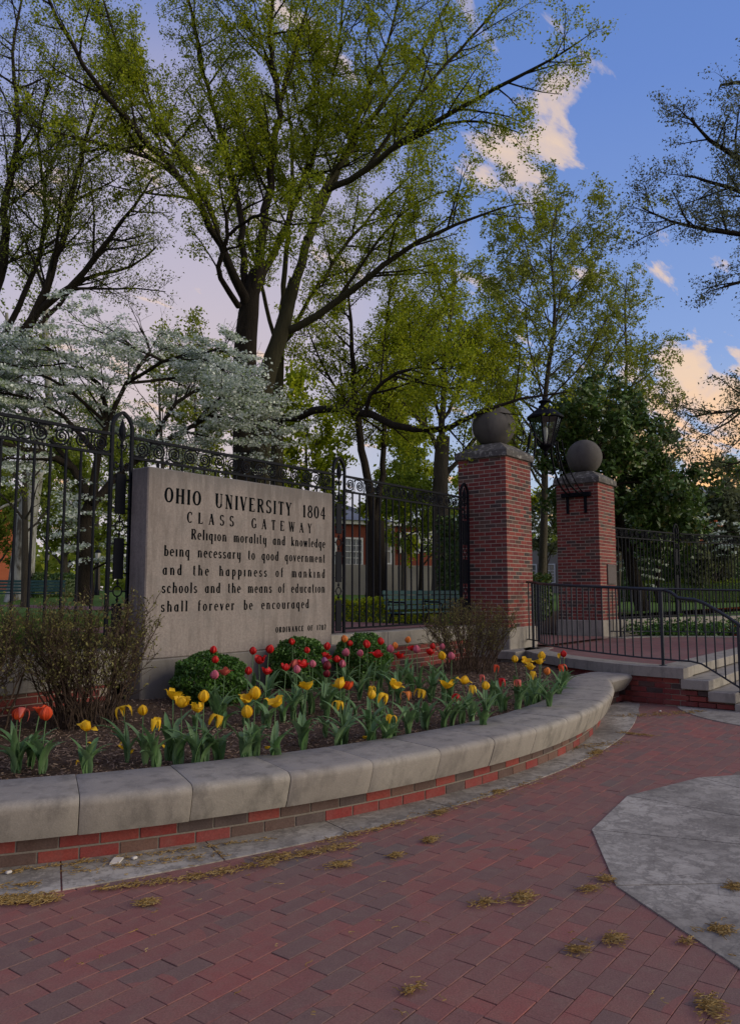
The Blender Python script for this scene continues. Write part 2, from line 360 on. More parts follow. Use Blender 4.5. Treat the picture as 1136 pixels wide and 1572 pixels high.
    def bark(name, a, b, sc_=14):
        t = NT(name); n = t.noise(sc_, 6, .7, stretch=(1,1,.18)); n2 = t.noise(sc_*4, 4, .7, stretch=(1,1,.4))
        t.done(t.mix(n, a, b), .95, .1, t.math('ADD', n, t.math('MULTIPLY', n2, .4)), .05, 1.0)
    bark('bark_dark', (.010,.008,.006), (.050,.040,.028)); bark('bark_grey', (.035,.029,.020), (.11,.095,.070)); bark('bark_moss', (.020,.019,.010), (.070,.062,.034))
    bark('twig', (.06,.040,.030), (.16,.11,.08), 40)
    t = NT('sycamore_bark'); n = t.noise(3, 5, .6, stretch=(1,1,.4)); col = t.ramp(n, [(.38, (.10,.085,.06)), (.46, (.26,.25,.20)), (.6, (.42,.41,.36))]); t.done(col, .9, .15, n, .01)
    def leaf(name, stops, tr=.35, rough=.6, spec=.3):
        t = NT(name); n = t.noise(.9, 3, .5); col = t.ramp(t.island(), stops); col = t.mix(t.ramp(n, [(.35, 0.0), (.7, .5)]), col, t.mix(.5, col, (1.5, 1.35, .8), 'MULTIPLY')); t.done(col, rough, spec, trans=tr)
    leaf('leaf_green', [(0, (0.137,0.185,0.006)), (.4, (0.243,0.302,0.009)), (.75, (0.347,0.398,0.013)), (1, (0.461,0.487,0.025))], .5)
    leaf('leaf_bright', [(0, (0.094,0.149,0.010)), (.5, (0.172,0.242,0.018)), (1, (0.265,0.328,0.036))], .5)
    leaf('leaf_olive', [(0, (0.125,0.156,0.016)), (.5, (0.223,0.262,0.028)), (1, (0.333,0.362,0.048))], .5)
    leaf('leaf_grey', [(0, (0.070,0.085,0.042)), (.5, (0.125,0.146,0.075)), (1, (0.187,0.211,0.114))], .45)
    leaf('leaf_dark', [(0, (0.036,0.076,0.015)), (.5, (0.068,0.126,0.024)), (.85, (0.112,0.185,0.036)), (1, (0.180,0.147,0.045))], .15, .4, .4)
    leaf('leaf_box', [(0, (0.032,0.086,0.013)), (.5, (0.061,0.149,0.022)), (1, (0.122,0.234,0.041))], .2, .45, .4)
    leaf('leaf_bud', [(0, (0.090,0.090,0.022)), (.5, (0.160,0.149,0.040)), (1, (0.240,0.216,0.075))], .3)
    leaf('bract', [(0, (0.365,0.449,0.350)), (.35, (0.638,0.702,0.635)), (.75, (0.912,0.956,0.920)), (.82, (0.197,0.269,0.112)), (1, (0.244,0.329,0.143))], .35, .7)
    leaf('leaf_far', [(0, (0.126,0.175,0.015)), (.5, (0.208,0.270,0.026)), (1, (0.312,0.364,0.045))], .5)
    t = NT('tulip_leaf'); n = t.noise(50, 3, .5, stretch=(1,1,.2)); col = t.mix(t.objrand(), (.095,.195,.060), (.175,.28,.120)); col = t.mix(.4, col, t.ramp(n, [(.3, .6), (.7, 1.3)]), 'MULTIPLY'); t.done(col, .5, .4, trans=.25)
    t = NT('tulip_stem'); t.done((.075,.14,.045), .55, .3)
    for nm, a, b in (('red', (.50,.008,.010), (.62,.020,.014)), ('scarlet', (.62,.050,.012), (.72,.11,.03)), ('pink', (.52,.09,.15), (.62,.19,.24)), ('salmon', (.60,.09,.06), (.60,.17,.12)),
                     ('orange', (.66,.16,.03), (.72,.27,.05)), ('yellow', (.72,.40,.008), (.84,.54,.02)), ('purple', (.26,.06,.17), (.36,.12,.26)), ('maroon', (.13,.006,.012), (.22,.01,.02))):
        t = NT('petal_'+nm); n = t.noise(45, 3, .6); t.done(t.mix(n, a, b), .5, .3, trans=.3)
    t = NT('catkin'); col = t.ramp(t.island(), [(0, (.23,.135,.04)), (.5, (.35,.22,.07)), (1, (.46,.33,.14))]); t.done(col, .9, .1, trans=.2)
    t = NT('pale_chip'); t.done((.55,.51,.47), .8, .2)
    t = NT('bench_paint'); n = t.noise(20, 4, .6); t.done(t.mix(n, (.018,.060,.065), (.032,.088,.092)), .6, .3)
    t = NT('far_brick'); n = t.noise(1.4, 5, .7); br = t.noise(14, 2, .5, stretch=(.5,.5,3)); t.done(t.mix(t.math('MULTIPLY', n, br), (.13,.036,.024), (.24,.075,.045)), .9, .1)
    t = NT('orange_brick'); n = t.noise(1.4, 5, .7); t.done(t.mix(n, (.34,.085,.040), (.46,.14,.065)), .9, .1)
    t = NT('pale_wall'); n = t.noise(.8, 5, .6); t.done(t.mix(n, (.17,.16,.14), (.25,.235,.21)), .9, .15)
    t = NT('slate_roof'); n = t.noise(3, 5, .6, stretch=(.3,.3,3)); t.done(t.mix(n, (.14,.155,.18), (.22,.235,.265)), .8, .2)
    t = NT('white_paint'); t.done((.52,.53,.52), .6, .3)
    t = NT('green_shutter'); t.done((.012,.02,.018), .6, .3)
    t = NT('window_glass'); n = t.noise(.8, 2, .5); t.done(t.mix(n, (.03,.045,.05), (.10,.12,.12)), .08, .8)
    t = NT('car_white'); t.done((.5,.52,.55), .25, .6); t = NT('car_blue'); t.done((.03,.06,.14), .25, .6); t = NT('tyre'); t.done((.02,.02,.02), .8, .2)
    t = NT('dark_door'); t.done((.012,.018,.035), .5, .4)
    t = NT('lamp_white'); t.done((.55,.54,.5), .4, .4)
    t = NT('lantern_glass'); g = t.N.new('ShaderNodeBsdfGlossy'); g.inputs['Roughness'].default_value = .12; tr = t.N.new('ShaderNodeBsdfTransparent'); tr.inputs[0].default_value = (.86,.90,.88,1)
    mx = t.N.new('ShaderNodeMixShader'); mx.inputs[0].default_value = .18; t.L.new(tr.outputs[0], mx.inputs[1]); t.L.new(g.outputs[0], mx.inputs[2]); t.L.new(mx.outputs[0], t.N['Material Output'].inputs[0])
setup_materials()
# ------------------------------------------------------------------ terrain and paving
def sm(x): x = min(1, max(0, x)); return x*x*(3-2*x)
def TZ(s, t):
    """height of the campus ground behind the fence"""
    far = .86+.62*sm((t-8)/45)
    w = 1-sm((abs(s-14.4)-1.7)/1.3)
    low = .50+.40*sm((t-7.5)/11)
    return far*(1-w)+min(low, far)*w
def sheet(name, ss, ts, zf, mat, **k):
    V = [(s, t, zf(s, t)) for t in ts for s in ss]; n = len(ss)
    F = np.array([(j*n+i, j*n+i+1, (j+1)*n+i+1, (j+1)*n+i) for j in range(len(ts)-1) for i in range(n-1)])
    return np_mesh(name, V, F, mat, smooth=True, **k)
CX, CY = 6.14, 10.34                        # centre of the planter's arc
def build_ground():
    g = MB(); g.add([(-3000,-3000,-.03),(3000,-3000,-.03),(3000,3000,-.03),(-3000,3000,-.03)], [(0,1,2,3)])
    g.build('ground', M['joint_sand'], kind='structure')
    ss = list(np.concatenate([np.linspace(-60,-2,18), np.arange(-1,24,.5), np.linspace(24,160,40)]))
    ts = list(np.concatenate([np.arange(7.06,22,.5), np.linspace(22.5,220,60)]))
    sheet('lawn', ss, ts, TZ, M['grass'], kind='structure')
    sheet('lawn_below_right_fence', list(np.arange(19.5,60,1.)), list(np.arange(-8,7.6,.52)), lambda s, t: .70 if (s > 24.2-(t-4)*.55 or t>7) else -.02, M['grass'], kind='structure')
    p = sheet('campus_path', list(np.arange(1.0,12.9,.5)), list(np.arange(7.05,11.6,.5)), lambda s, t: TZ(s,t)+(.012 if s > 6.2 and t < 11.4 else -.05), M['red_path'], kind='structure')
    sheet('gate_path', list(np.arange(12.82,16.0,.25)), list(np.arange(6.0,30,.5)), lambda s, t: TZ(s,max(t,7))+.012, M['red_path'], kind='structure')
    sheet('far_path', list(np.arange(-30,90,2.)), [49,51,53,55], lambda s, t: TZ(s,t)+.02, M['red_path'], kind='structure')
    sheet('mulch_by_gate', list(np.arange(15.98,20.5,.3)), list(np.arange(7.1,10.2,.3)), lambda s, t: TZ(s,t)+.03, M['mulch'], kind='structure')
def build_pavement():
    root = empty('brick_pavement', (5, 1, 0), None, None); root['kind'] = 'structure'
    lx, ly, lz = .2006, .0992, .05
    me = MB(); me.cbox(0, 0, -lz/2, lx, ly, lz, .0018); shared = me.mesh('paver', M['paver_obj'])
    cells = []
    ms, mt = .2032, .1016
    for j in range(int(-3.2/mt), int(6.0/mt)):
        t = .006+j*mt+mt/2
        for i in range(-6, 66):
            s = .04+i*ms+(ms/2 if j % 2 else 0)
            if s > 13.5: continue
            rw = math.hypot(s-CX, t-CY)
            if rw < 7.36 and t > 0: continue          # under the planter
            if s > 9.9 and t > 3.75: continue
            if s > 10.45 and t > 2.0: continue
            if math.hypot(s-5.45, t+.3) < 2.15: continue
            x, y, d = pix((s, t, 0)); inn = d > .3 and -60 < x < 1196 and y < 1640
            cells.append(((.02/(d*d)*max(0.02, EYE/d) if inn else 0), s, t, i, j))
    cells.sort(reverse=True)
    rest = MB()
    for k, (a, s, t, i, j) in enumerate(cells):
        dz = random.uniform(-.0018, .0); rz = random.gauss(0, .008); ds = random.gauss(0, .0012)
        if k < 298:
            put(shared, 'paver', root, (s+ds, t, dz), (random.gauss(0,.003), random.gauss(0,.002), rz))
        else:
            a_, b_, e_ = lx/2, ly/2, .0018; cz_, sz_ = math.cos(rz), math.sin(rz); tx, ty = random.gauss(0,.003), random.gauss(0,.004)
            V = [(x, y, z) for z, q in ((-.02, 0), (-e_, 0), (0, e_)) for x, y in ((-a_+q,-b_+q),(a_-q,-b_+q),(a_-q,b_-q),(-a_+q,b_-q))]
            rest.add([(s+ds+x*cz_-y*sz_, t+x*sz_+y*cz_, z+dz+x*tx+y*ty) for x, y, z in V], [(8,9,10,11)]+[(4*k_+j_, 4*k_+(j_+1)%4, 4*k_+4+(j_+1)%4, 4*k_+4+j_) for k_ in (0,1) for j_ in range(4)])
    rest.build('pavers_beyond', M['paver_isl'], root, kind='stuff')
def build_disc():
    root = empty('concrete_disc', (5.45, -.3, 0), None, None); root['kind'] = 'structure'
    n, Rr = 16, 2.36
    for k in range(n):
        a0 = R(85.35+22.5*k); a1 = R(85.35+22.5*(k+1)); g = .006
        am = (a0+a1)/2; g = .005; off = Vector((math.cos(am), math.sin(am), 0))*g/math.sin(R(11.25))*.5
        e0 = Vector((math.cos(a0), math.sin(a0))); e1 = Vector((math.cos(a1), math.sin(a1))); n0 = Vector((-e0.y, e0.x))*g; n1 = Vector((e1.y, -e1.x))*g; q0 = Vector((5.45, -.3))
        P = [tuple(q0+Vector((off.x, off.y))*2), tuple(q0+e0*Rr+n0), tuple(q0+e1*Rr+n1)]
        m = MB(); m.prism(P, -.04, .005); m.build('slab', M['concrete'], root)
    r2 = empty('stair_foot_disc', (11.2, 1.2, 0), None, None); r2['kind'] = 'structure'
    m = MB(); cx, cy, rr = 10.95, 1.35, 1.85
    pts = [(cx+rr*math.cos(a), cy+rr*math.sin(a)) for a in np.linspace(0, 2*math.pi, 49)[:-1]]
    m.prism(pts, -.04, .006); m.build('slab', M['concrete'], r2)
def build_band():
    """pale concrete border that follows the planter"""
    root = empty('concrete_border', (6.2, 2.9, 0), None, None); root['kind'] = 'structure'
    joints = [-127, -120.2, -114.1, -108.0, -101.5, -95, -88.5, -82.0, -75.5, -69, -64.5]
    bx, by, br = 6.238, 12.686, 9.926
    def outer(a):   # where the radial line from (CX,CY) at angle a meets the border's outer circle
        d = Vector((math.cos(a), math.sin(a))); o = Vector((CX-bx, CY-by)); b = o.dot(d); q = o.dot(o)-br*br
        k = -b+math.sqrt(b*b-q); return (CX+d.x*k, CY+d.y*k), k
    for a0, a1 in zip(joints[:-1], joints[1:]):
        A = np.linspace(R(a0)+.0006, R(a1)-.0006, 7)
        P = [outer(a)[0] for a in A]+[(CX+7.34*math.cos(a), CY+7.34*math.sin(a)) for a in A[::-1]]
        m = MB(); m.prism(P, -.05, .0055); m.build('kerb_stone', M['concrete'], root)
    m = MB(); m.prism([(9.28,3.2),(9.75,3.38),(10.22,3.52),(10.32,3.75),(9.6,3.8),(9.2,3.62)], -.05, .0052); m.build('kerb_stone', M['concrete'], root)

# ------------------------------------------------------------------ planter
def arc_brick_row(root, Rf, z, a0, a1, off, me, depth=.09, mod=.2105):
    da = mod/Rf; a = a0+off*da
    while a < a1:
        r = Rf-depth/2; put(me, 'brick', root, (CX+r*math.cos(a), CY+r*math.sin(a), z+random.uniform(-.001,.001)), (0, 0, a+math.pi/2+random.gauss(0,.004)))
        a += da
def cap_profile():
    return [(7.40,.152),(7.445,.157),(7.466,.20),(7.490,.27),(7.505,.315),(7.508,.332),(7.503,.347),(7.492,.358),(7.477,.3655),(7.458,.369),(7.40,.3705),(7.2,.373),(6.965,.371),(6.95,.36),(6.95,.16)]
def build_planter():
    root = empty('planter_wall', (CX, CY-7.4, 0), 'curved low planter wall with thick limestone cap over two courses of red brick', 'planter wall')
    b = MB(); b.cbox(0, 0, 0, .2015, .09, .0625, .0025); shared = b.mesh('brick', M['ring_brick_obj'])
    a0, a1 = R(-134), R(-62.5)
    arc_brick_row(root, 7.355, .0325, a0, a1, 0.35, shared); arc_brick_row(root, 7.355, .1055, a0, a1, .85, shared)
    m = MB(); A = np.linspace(a0-.01, a1+.01, 60); prof = [(7.3505,-.02),(7.3505,.151),(7.0,.151),(7.0,-.02)]
    V = [(CX+r*math.cos(a), CY+r*math.sin(a), z) for a in A for r, z in prof]
    F = [(i*4+j, i*4+(j+1)%4, (i+1)*4+(j+1)%4, (i+1)*4+j) for i in range(len(A)-1) for j in range(4)]
    m.add(V, F+[(0,1,2,3),((len(A)-1)*4+3,(len(A)-1)*4+2,(len(A)-1)*4+1,(len(A)-1)*4)]); m.build('mortar_core', M['ring_mortar'], root)
    prof = cap_profile(); n = len(prof); J = [-134.2,-129.0,-124.3,-119.6]+[-119.6+4.55*k for k in range(1,13)]
    J = [j for j in J if j < -64]+[-62.6]
    for q, (j0, j1) in enumerate(zip(J[:-1], J[1:])):
        g = .0022/7.4; e = .005/7.4; c0, c1 = R(j0), R(j1)
        A = [c0+g, c0+g+e]+list(np.linspace(c0+g+e, c1-g-e, 7))[1:-1]+[c1-g-e, c1-g]
        m = MB(); dz = random.uniform(-.002,.002); dr = random.uniform(-.003,.003); V = []
        cr, cz = 7.2, .26
        for i, a in enumerate(A):
            sh = .992 if i in (0, len(A)-1) else 1.0
            for r, z in prof:
                rr = cr+(r-cr)*(1-(1-sh)*.9)+dr; zz = cz+(z-cz)*(1-(1-sh)*1.4)+dz
                V.append((CX+rr*math.cos(a), CY+rr*math.sin(a), zz))
        F = [(i*n+j, (i+1)*n+j, (i+1)*n+(j+1)%n, i*n+(j+1)%n) for i in range(len(A)-1) for j in range(n)]
        F += [tuple(range(n)), tuple((len(A)-1)*n+j for j in range(n-1, -1, -1))]
        m.add(V, F); o = m.build('cap_stone', M['cap_stone'], root, smooth=True); o.data.set_sharp_from_angle(angle=R(38))
    # short straight return that meets the stair wall
    xs = [9.34, 9.37, 9.6, 9.85, 10.1, 10.315]; V = []; prf = [(3.80,.152),(3.755,.158),(3.70,.22),(3.655,.29),(3.64,.325),(3.65,.345),(3.675,.360),(3.72,.368),(3.78,.371),(4.10,.372),(4.2,.36),(4.2,.16)]
    k = len(prf)
    for i, x in enumerate(xs):
        for y, z in prf: V.append((x, y, z-.002))
    m = MB(); m.add(V, [(i*k+(j+1)%k, (i+1)*k+(j+1)%k, (i+1)*k+j, i*k+j) for i in range(len(xs)-1) for j in range(k)]+[tuple(range(k-1,-1,-1)), tuple((len(xs)-1)*k+j for j in range(k))])
    o = m.build('cap_stone', M['cap_stone'], root, smooth=True); o.data.set_sharp_from_angle(angle=R(38))
    for r_, z in ((0,.030),(1,.103)):
        for i in range(5): put(shared, 'brick', root, (9.48+i*.2105-(.1 if r_ else 0), 3.87, z))
    m = MB(); m.box(9.3,3.834,-.02,10.34,4.1,.151); m.build('mortar_core', M['mortar'], root)
def bed_z(s, t): 
    return .305+.03*math.sin(s*1.7+t)*math.sin(t*2.1)+.05*sm((math.hypot(s-CX,t-CY)-6.3)/-2.5)
def build_bed():
    root = empty('flower_bed', (6, 5, .3), None, None); root['kind'] = 'structure'
    V = []; F = []; ss = np.arange(0.2, 12.2, .12); ts = np.arange(3.2, 7.1, .12); idx = {}
    for j, t in enumerate(ts):
        for i, s in enumerate(ss):
            idx[(i, j)] = len(V); V.append((s, t, bed_z(s, t)+random.uniform(-.012,.012)))
    def ok(s, t): return math.hypot(s-CX, t-CY) < 7.15 and (s < 10.3 or (t > 4.2+(s-10.3)*1.2)) 
    for j in range(len(ts)-1):
        for i in range(len(ss)-1):
            if ok(ss[i]+.06, ts[j]+.06): F.append((idx[(i,j)], idx[(i+1,j)], idx[(i+1,j+1)], idx[(i,j+1)]))
    np_mesh('soil', V, np.array(F), M['mulch'], root)
    # mulch chips
    g = np.random.default_rng(3); P = []
    while len(P) < 30000:
        s = g.uniform(1.2, 11.2); t = g.uniform(3.3, 6.6)
        if math.hypot(s-CX, t-CY) < 6.98 and ok(s, t) and g.random() < (1.0 if t < 5.3 else .45): P.append((s, t, bed_z(s, t)+g.uniform(.0,.022)))
    P = np.array(P); n = len(P)
    a = g.uniform(0, 2*math.pi, n); d = np.stack([np.cos(a), np.sin(a), g.normal(0,.28,n)], 1); d /= np.linalg.norm(d,axis=1)[:,None]
    w = np.stack([-np.sin(a), np.cos(a), g.normal(0,.4,n)], 1); L = g.uniform(.012,.042,n)[:,None]; W = g.uniform(.003,.008,n)[:,None]
    up = np.array([0,0,1])*.003
    V = np.stack([P-d*L/2-w*W/2, P+d*L/2-w*W/2*.6, P+d*L/2+w*W/2*.6+up, P-d*L/2+w*W/2+up], 1).reshape(-1,3)
    np_mesh('mulch_chips', V, np.arange(4*n).reshape(n,4), M['chip'], root, kind='stuff')

# ------------------------------------------------------------------ retaining wall behind the bed
def build_back_wall():
    root = empty('retaining_wall', (6, 6.8, 0), 'low retaining wall of pale stone over red brick beneath the tall iron fence', 'wall')
    b = MB(); b.cbox(0, 0, 0, .2032, .092, .0585, .003); shared = b.mesh('brick', M['wall_brick_obj'])
    TF = 6.80
    for k in range(5):
        z = .30+.0685*k
        for i in range(52):
            s = 1.0+i*.2132+(.1066 if k % 2 else 0)
            if 4.62 < s < 7.98 or s > 11.6: continue
            if s < 4.62 and k > 3 : pass
            put(shared, 'brick', root, (s, TF+.046, z+.03))
    m = MB(); m.box(.9,TF+.006,-.02,4.70,TF+.2,.645); m.box(7.9,TF+.006,-.02,11.86,TF+.2,.645); m.build('mortar_core', M['mortar'], root)
    for x0, x1 in [(-3.0,-.9),(-.9,1.2),(1.2,3.0),(3.0,4.86),(7.79,9.2),(9.2,10.55),(10.55,11.85)]:
        m = MB(); zb = .535 if x1 < 5 else .645
        m.cbox((x0+x1)/2, TF+.145, (zb+.865)/2, x1-x0-.005, .33, .865-zb, .008); m.build('coping_stone', M['cap_stone'], root)

# ------------------------------------------------------------------ lettering
def glyphs():
    W, T = .135, .055
    G = {}
    def L(x0,y0,x1,y1,w): return ('L',x0,y0,x1,y1,w)
    def A(cx,cy,rx,ry,a0,a1,w,th=T): return ('A',cx,cy,rx,ry,a0,a1,w,th)
    def S(x,y,h=.1,w=.05): return ('L',x-h,y,x+h,y,w)
    def stem(x,y0=0,y1=1,w=W,h=.115): return [L(x,y0,x,y1,w),S(x,y0+.025,h),S(x,y1-.025,h)]
    G['O']=([A(.30,.5,.24,.46,0,360,W)],.60); G['0']=([A(.24,.5,.19,.46,0,360,W)],.48)
    G['H']=(stem(.12)+stem(.52)+[L(.12,.52,.52,.52,T)],.64); G['I']=(stem(.12),.24)
    G['U']=([L(.13,.95,.13,.3,W),S(.13,.975,.12),L(.50,.95,.50,.3,T),S(.50,.975,.1),A(.315,.3,.185,.27,180,360,W*.8)],.62)
    G['N']=([L(.12,0,.12,1,T),S(.12,.025,.1),S(.09,.975,.1),L(.12,1,.52,0,W),L(.52,0,.52,1,T),S(.52,.975,.1)],.64)
    G['V']=([L(.07,1,.29,0,W),L(.29,0,.50,1,T),S(.07,.975,.11),S(.50,.975,.09)],.57)
    G['E']=(stem(.12)+[L(.12,.975,.46,.975,.05),L(.12,.52,.38,.52,T),L(.12,.025,.48,.025,.05),L(.46,1,.46,.82,T),L(.48,0,.48,.2,T)],.54)
    G['F']=(stem(.12)+[L(.12,.975,.46,.975,.05),L(.12,.52,.38,.52,T),L(.46,1,.46,.82,T)],.50)
    G['R']=(stem(.12)+[L(.12,.975,.3,.975,.05),A(.28,.755,.19,.225,-90,90,W*.85),L(.12,.53,.3,.53,T),L(.30,.53,.52,.02,W*.85),S(.54,.025,.07)],.60)
    G['S']=([A(.25,.74,.17,.225,30,270,W*.85),A(.25,.26,.18,.225,-150,90,W*.9),L(.40,.98,.40,.78,T),L(.075,.02,.075,.24,T)],.50)
    G['T']=(stem(.28)+[L(.05,.975,.51,.975,.05),L(.06,1,.06,.82,T),L(.50,1,.50,.82,T)],.56)
    G['Y']=([L(.07,1,.27,.45,W),L(.27,.45,.47,1,T),L(.27,.47,.27,0,W*.9),S(.27,.025,.11),S(.08,.975,.1),S(.47,.975,.09)],.55)
    G['C']=([A(.30,.5,.24,.46,48,312,W),L(.47,.95,.47,.72,T)],.54); G['G']=([A(.30,.5,.24,.46,48,330,W),L(.47,.95,.47,.72,T),L(.50,.4,.50,.08,W*.8),S(.49,.42,.1)],.62)
    G['L']=(stem(.12)+[L(.12,.025,.46,.025,.05),L(.46,0,.46,.2,T)],.50)
    G['A']=([L(.09,0,.30,1,T),L(.30,1,.53,0,W),L(.15,.33,.44,.33,T),S(.09,.025,.09),S(.53,.025,.1)],.62)
    G['W']=([L(.06,1,.24,0,W*.9),L(.24,0,.42,.95,T),L(.38,1,.58,0,W*.9),L(.58,0,.74,1,T),S(.06,.975,.1),S(.38,.975,.09),S(.74,.975,.09)],.81)
    G['D']=(stem(.12)+[L(.12,.975,.26,.975,.05),L(.12,.025,.26,.025,.05),A(.26,.5,.26,.475,-90,90,W)],.60)
    G['1']=([L(.16,0,.16,.97,W),L(.16,.97,.04,.82,T),S(.16,.025,.12)],.32); G['8']=([A(.24,.74,.155,.22,0,360,W*.8),A(.24,.26,.19,.235,0,360,W*.85)],.48)
    G['4']=([L(.35,0,.35,1,W*.9),L(.35,1,.03,.33,T),L(.03,.31,.52,.31,T),S(.35,.025,.1)],.54); G['7']=([L(.04,.965,.42,.965,W*.6),L(.42,.95,.18,0,W*.8),L(.05,.98,.05,.82,T)],.46)
    X = .66
    def st(x,y0=0,y1=X,w=.125): return [L(x,y0,x,y1,w),L(x-.10,y1-.03,x,y1-.03,.06),S(x,y0+.025,.09)]
    G['i']=(st(.12),.23); G['l']=(st(.12,0,1),.23)
    G['n']=(st(.12)+[A(.28,.40,.145,.235,0,175,.10,.06),L(.425,.42,.425,0,.125),S(.43,.025,.085)],.54)
    G['m']=(st(.12)+[A(.26,.40,.125,.235,0,175,.09,.06),L(.385,.42,.385,0,.12),S(.385,.025,.07),A(.53,.40,.13,.235,0,175,.09,.06),L(.66,.42,.66,0,.12),S(.66,.025,.075)],.77)
    G['h']=(st(.12,0,1)+[A(.28,.40,.145,.235,0,175,.10,.06),L(.425,.42,.425,0,.125),S(.43,.025,.085)],.54)
    G['u']=([L(.12,X,.12,.22,.125),S(.10,X-.03,.08),A(.27,.22,.15,.20,180,360,.1,.06),L(.425,0,.425,X,.125),L(.34,X-.03,.42,X-.03,.06),L(.42,.03,.50,.03,.05)],.54)
    G['o']=([A(.23,.33,.165,.30,0,360,.12)],.46); G['c']=([A(.24,.33,.165,.30,50,310,.12),('L',.35,.56,.37,.48,.09)],.42)
    G['e']=([A(.23,.33,.165,.30,0,305,.115),L(.08,.36,.39,.36,T)],.44)
    G['a']=([A(.22,.31,.155,.28,60,300,.12),L(.37,0,.37,X,.125),L(.22,X-.035,.37,X-.035,.06),S(.40,.025,.07)],.49)
    G['d']=([A(.22,.31,.155,.28,60,300,.12),L(.37,0,.37,1,.125),L(.28,.97,.37,.97,.06),S(.40,.025,.07)],.49)
    G['b']=([A(.27,.31,.155,.28,-120,120,.12),L(.12,0,.12,1,.125),L(.03,.97,.12,.97,.06),L(.12,.03,.25,.03,.05)],.48)
    G['q']=([A(.22,.33,.155,.28,60,300,.12),L(.37,-.33,.37,X,.125),L(.22,X-.035,.45,X-.035,.06),S(.37,-.31,.1)],.49)
    G['g']=G['q']
    G['p']=([A(.27,.33,.155,.28,-120,120,.12),L(.12,-.33,.12,X,.125),L(.03,X-.035,.2,X-.035,.06),S(.12,-.31,.1)],.48)
    G['r']=(st(.12)+[A(.26,.40,.12,.22,60,175,.1,.06),('L',.30,.60,.37,.60,.11)],.39)
    G['s']=([A(.19,.48,.12,.14,30,270,.10,.06),A(.19,.17,.13,.145,-150,90,.11,.06),L(.30,.63,.30,.5,.05),L(.06,.03,.06,.17,.05)],.38)
    G['t']=([L(.14,.1,.14,.92,.12),L(.03,.66,.26,.66,.06),A(.23,.12,.09,.10,180,300,.09,.06)],.31)
    G['f']=([L(.13,0,.13,.84,.12),S(.13,.025,.09),A(.24,.80,.11,.18,60,180,.10,.06),L(.02,.64,.28,.64,.06)],.34)
    G['y']=([L(.12,X,.12,.22,.125),S(.10,X-.03,.08),A(.27,.22,.15,.20,180,360,.1,.06),L(.425,-.20,.425,X,.12),L(.34,X-.03,.42,X-.03,.06),A(.33,-.2,.095,.13,250,360,.09,.06)],.54)
    G['k']=(st(.12,0,1)+[L(.14,.28,.40,.64,T),L(.22,.38,.42,.02,.11),S(.43,.025,.07),S(.38,.63,.07)],.49)
    G['w']=([L(.06,X,.20,0,.12),L(.20,0,.33,X,T),L(.33,X,.47,0,.12),L(.47,0,.59,X,T),S(.06,.63,.08),S(.59,.63,.07)],.65)
    G['v']=([L(.06,X,.22,0,.12),L(.22,0,.38,X,T),S(.06,.63,.08),S(.38,.63,.07)],.44)
    return G
GL = None
def text_line(txt, s0, s1, z, cap, tf, parent, space=.42, xw=1.0, bold=1.0):
    bold *= 1.68
    global GL
    if GL is None: GL = glyphs()
    adv = [(space if c == ' ' else GL[c][1])*xw*cap for c in txt]
    gap = (s1-s0-sum(adv))/(len(txt)-1); m = MB(); x = s0; k = 0
    for c, a in zip(txt, adv):
        if c != ' ':
            for st in GL[c][0]:
                k += 1; y = tf-.0012-.00012*(k % 7)
                if st[0] == 'L':
                    _, x0, y0, x1, y1, w = st
                    p = Vector((x0*xw, y0)); q = Vector((x1*xw, y1)); d = (q-p).normalized(); nn = Vector((-d.y, d.x))*w*bold/2
                    Q = [p-nn, q-nn, q+nn, p+nn]
                    m.add([(x+v.x*cap, y, z+v.y*cap) for v in Q], [(0,1,2,3)])
                else:
                    _, cx, cy, rx, ry, a0, a1, w, th = st; n = 20; V = []
                    for i in range(n+1):
                        an = R(a0+(a1-a0)*i/n); ww = (th+(w-th)*abs(math.cos(an))**1.3)*bold
                        for sg in (-1, 1):
                            V.append((x+(cx*xw+(rx*xw+sg*ww/2)*math.cos(an))*cap, y, z+(cy+(ry+sg*ww/2)*math.sin(an))*cap))
                    m.add(V, [(2*i, 2*i+1, 2*i+3, 2*i+2) for i in range(n)])
            m.build('letter', M['letter_paint'], parent); m = MB()
        x += a+gap
def build_sign():
    root = empty('gateway_sign', (6.33, 6.63, .3), 'massive pinkish limestone sign block with carved dark lettering reading OHIO UNIVERSITY 1804', 'stone sign')
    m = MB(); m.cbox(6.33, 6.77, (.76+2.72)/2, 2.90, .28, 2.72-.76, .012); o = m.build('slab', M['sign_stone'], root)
    m = MB(); m.cbox(6.33, 6.755, .38, 3.0, .33, .76, .012); m.build('plinth', M['plinth_stone'], root)
    tf = 6.63
    text_line('OHIO UNIVERSITY 1804', 5.09, 7.635, 2.37, .158, tf, root, .75, 1.12, .95)
    text_line('CLASS GATEWAY', 5.39, 7.37, 2.175, .120, tf, root, .9, 1.05, .95)
    text_line('Religion morality and knowledge', 5.45, 7.63, 2.0, .112, tf, root, .6, 1.0, .95)
    text_line('being necessary to good government', 5.10, 7.63, 1.81, .112, tf, root, .6, 1.0, .95)
    text_line('and the happiness of mankind', 5.09, 7.63, 1.615, .112, tf, root, .7, 1.0, .95)
    text_line('schools and the means of education', 5.085, 7.63, 1.427, .112, tf, root, .6, 1.0, .95)
    text_line('shall forever be encouraged', 5.08, 7.33, 1.235, .112, tf, root, .7, 1.05, .95)
    text_line('ORDINANCE OF 1787', 6.75, 7.655, .955, .064, tf, root, .6, 1.0, 1.25)
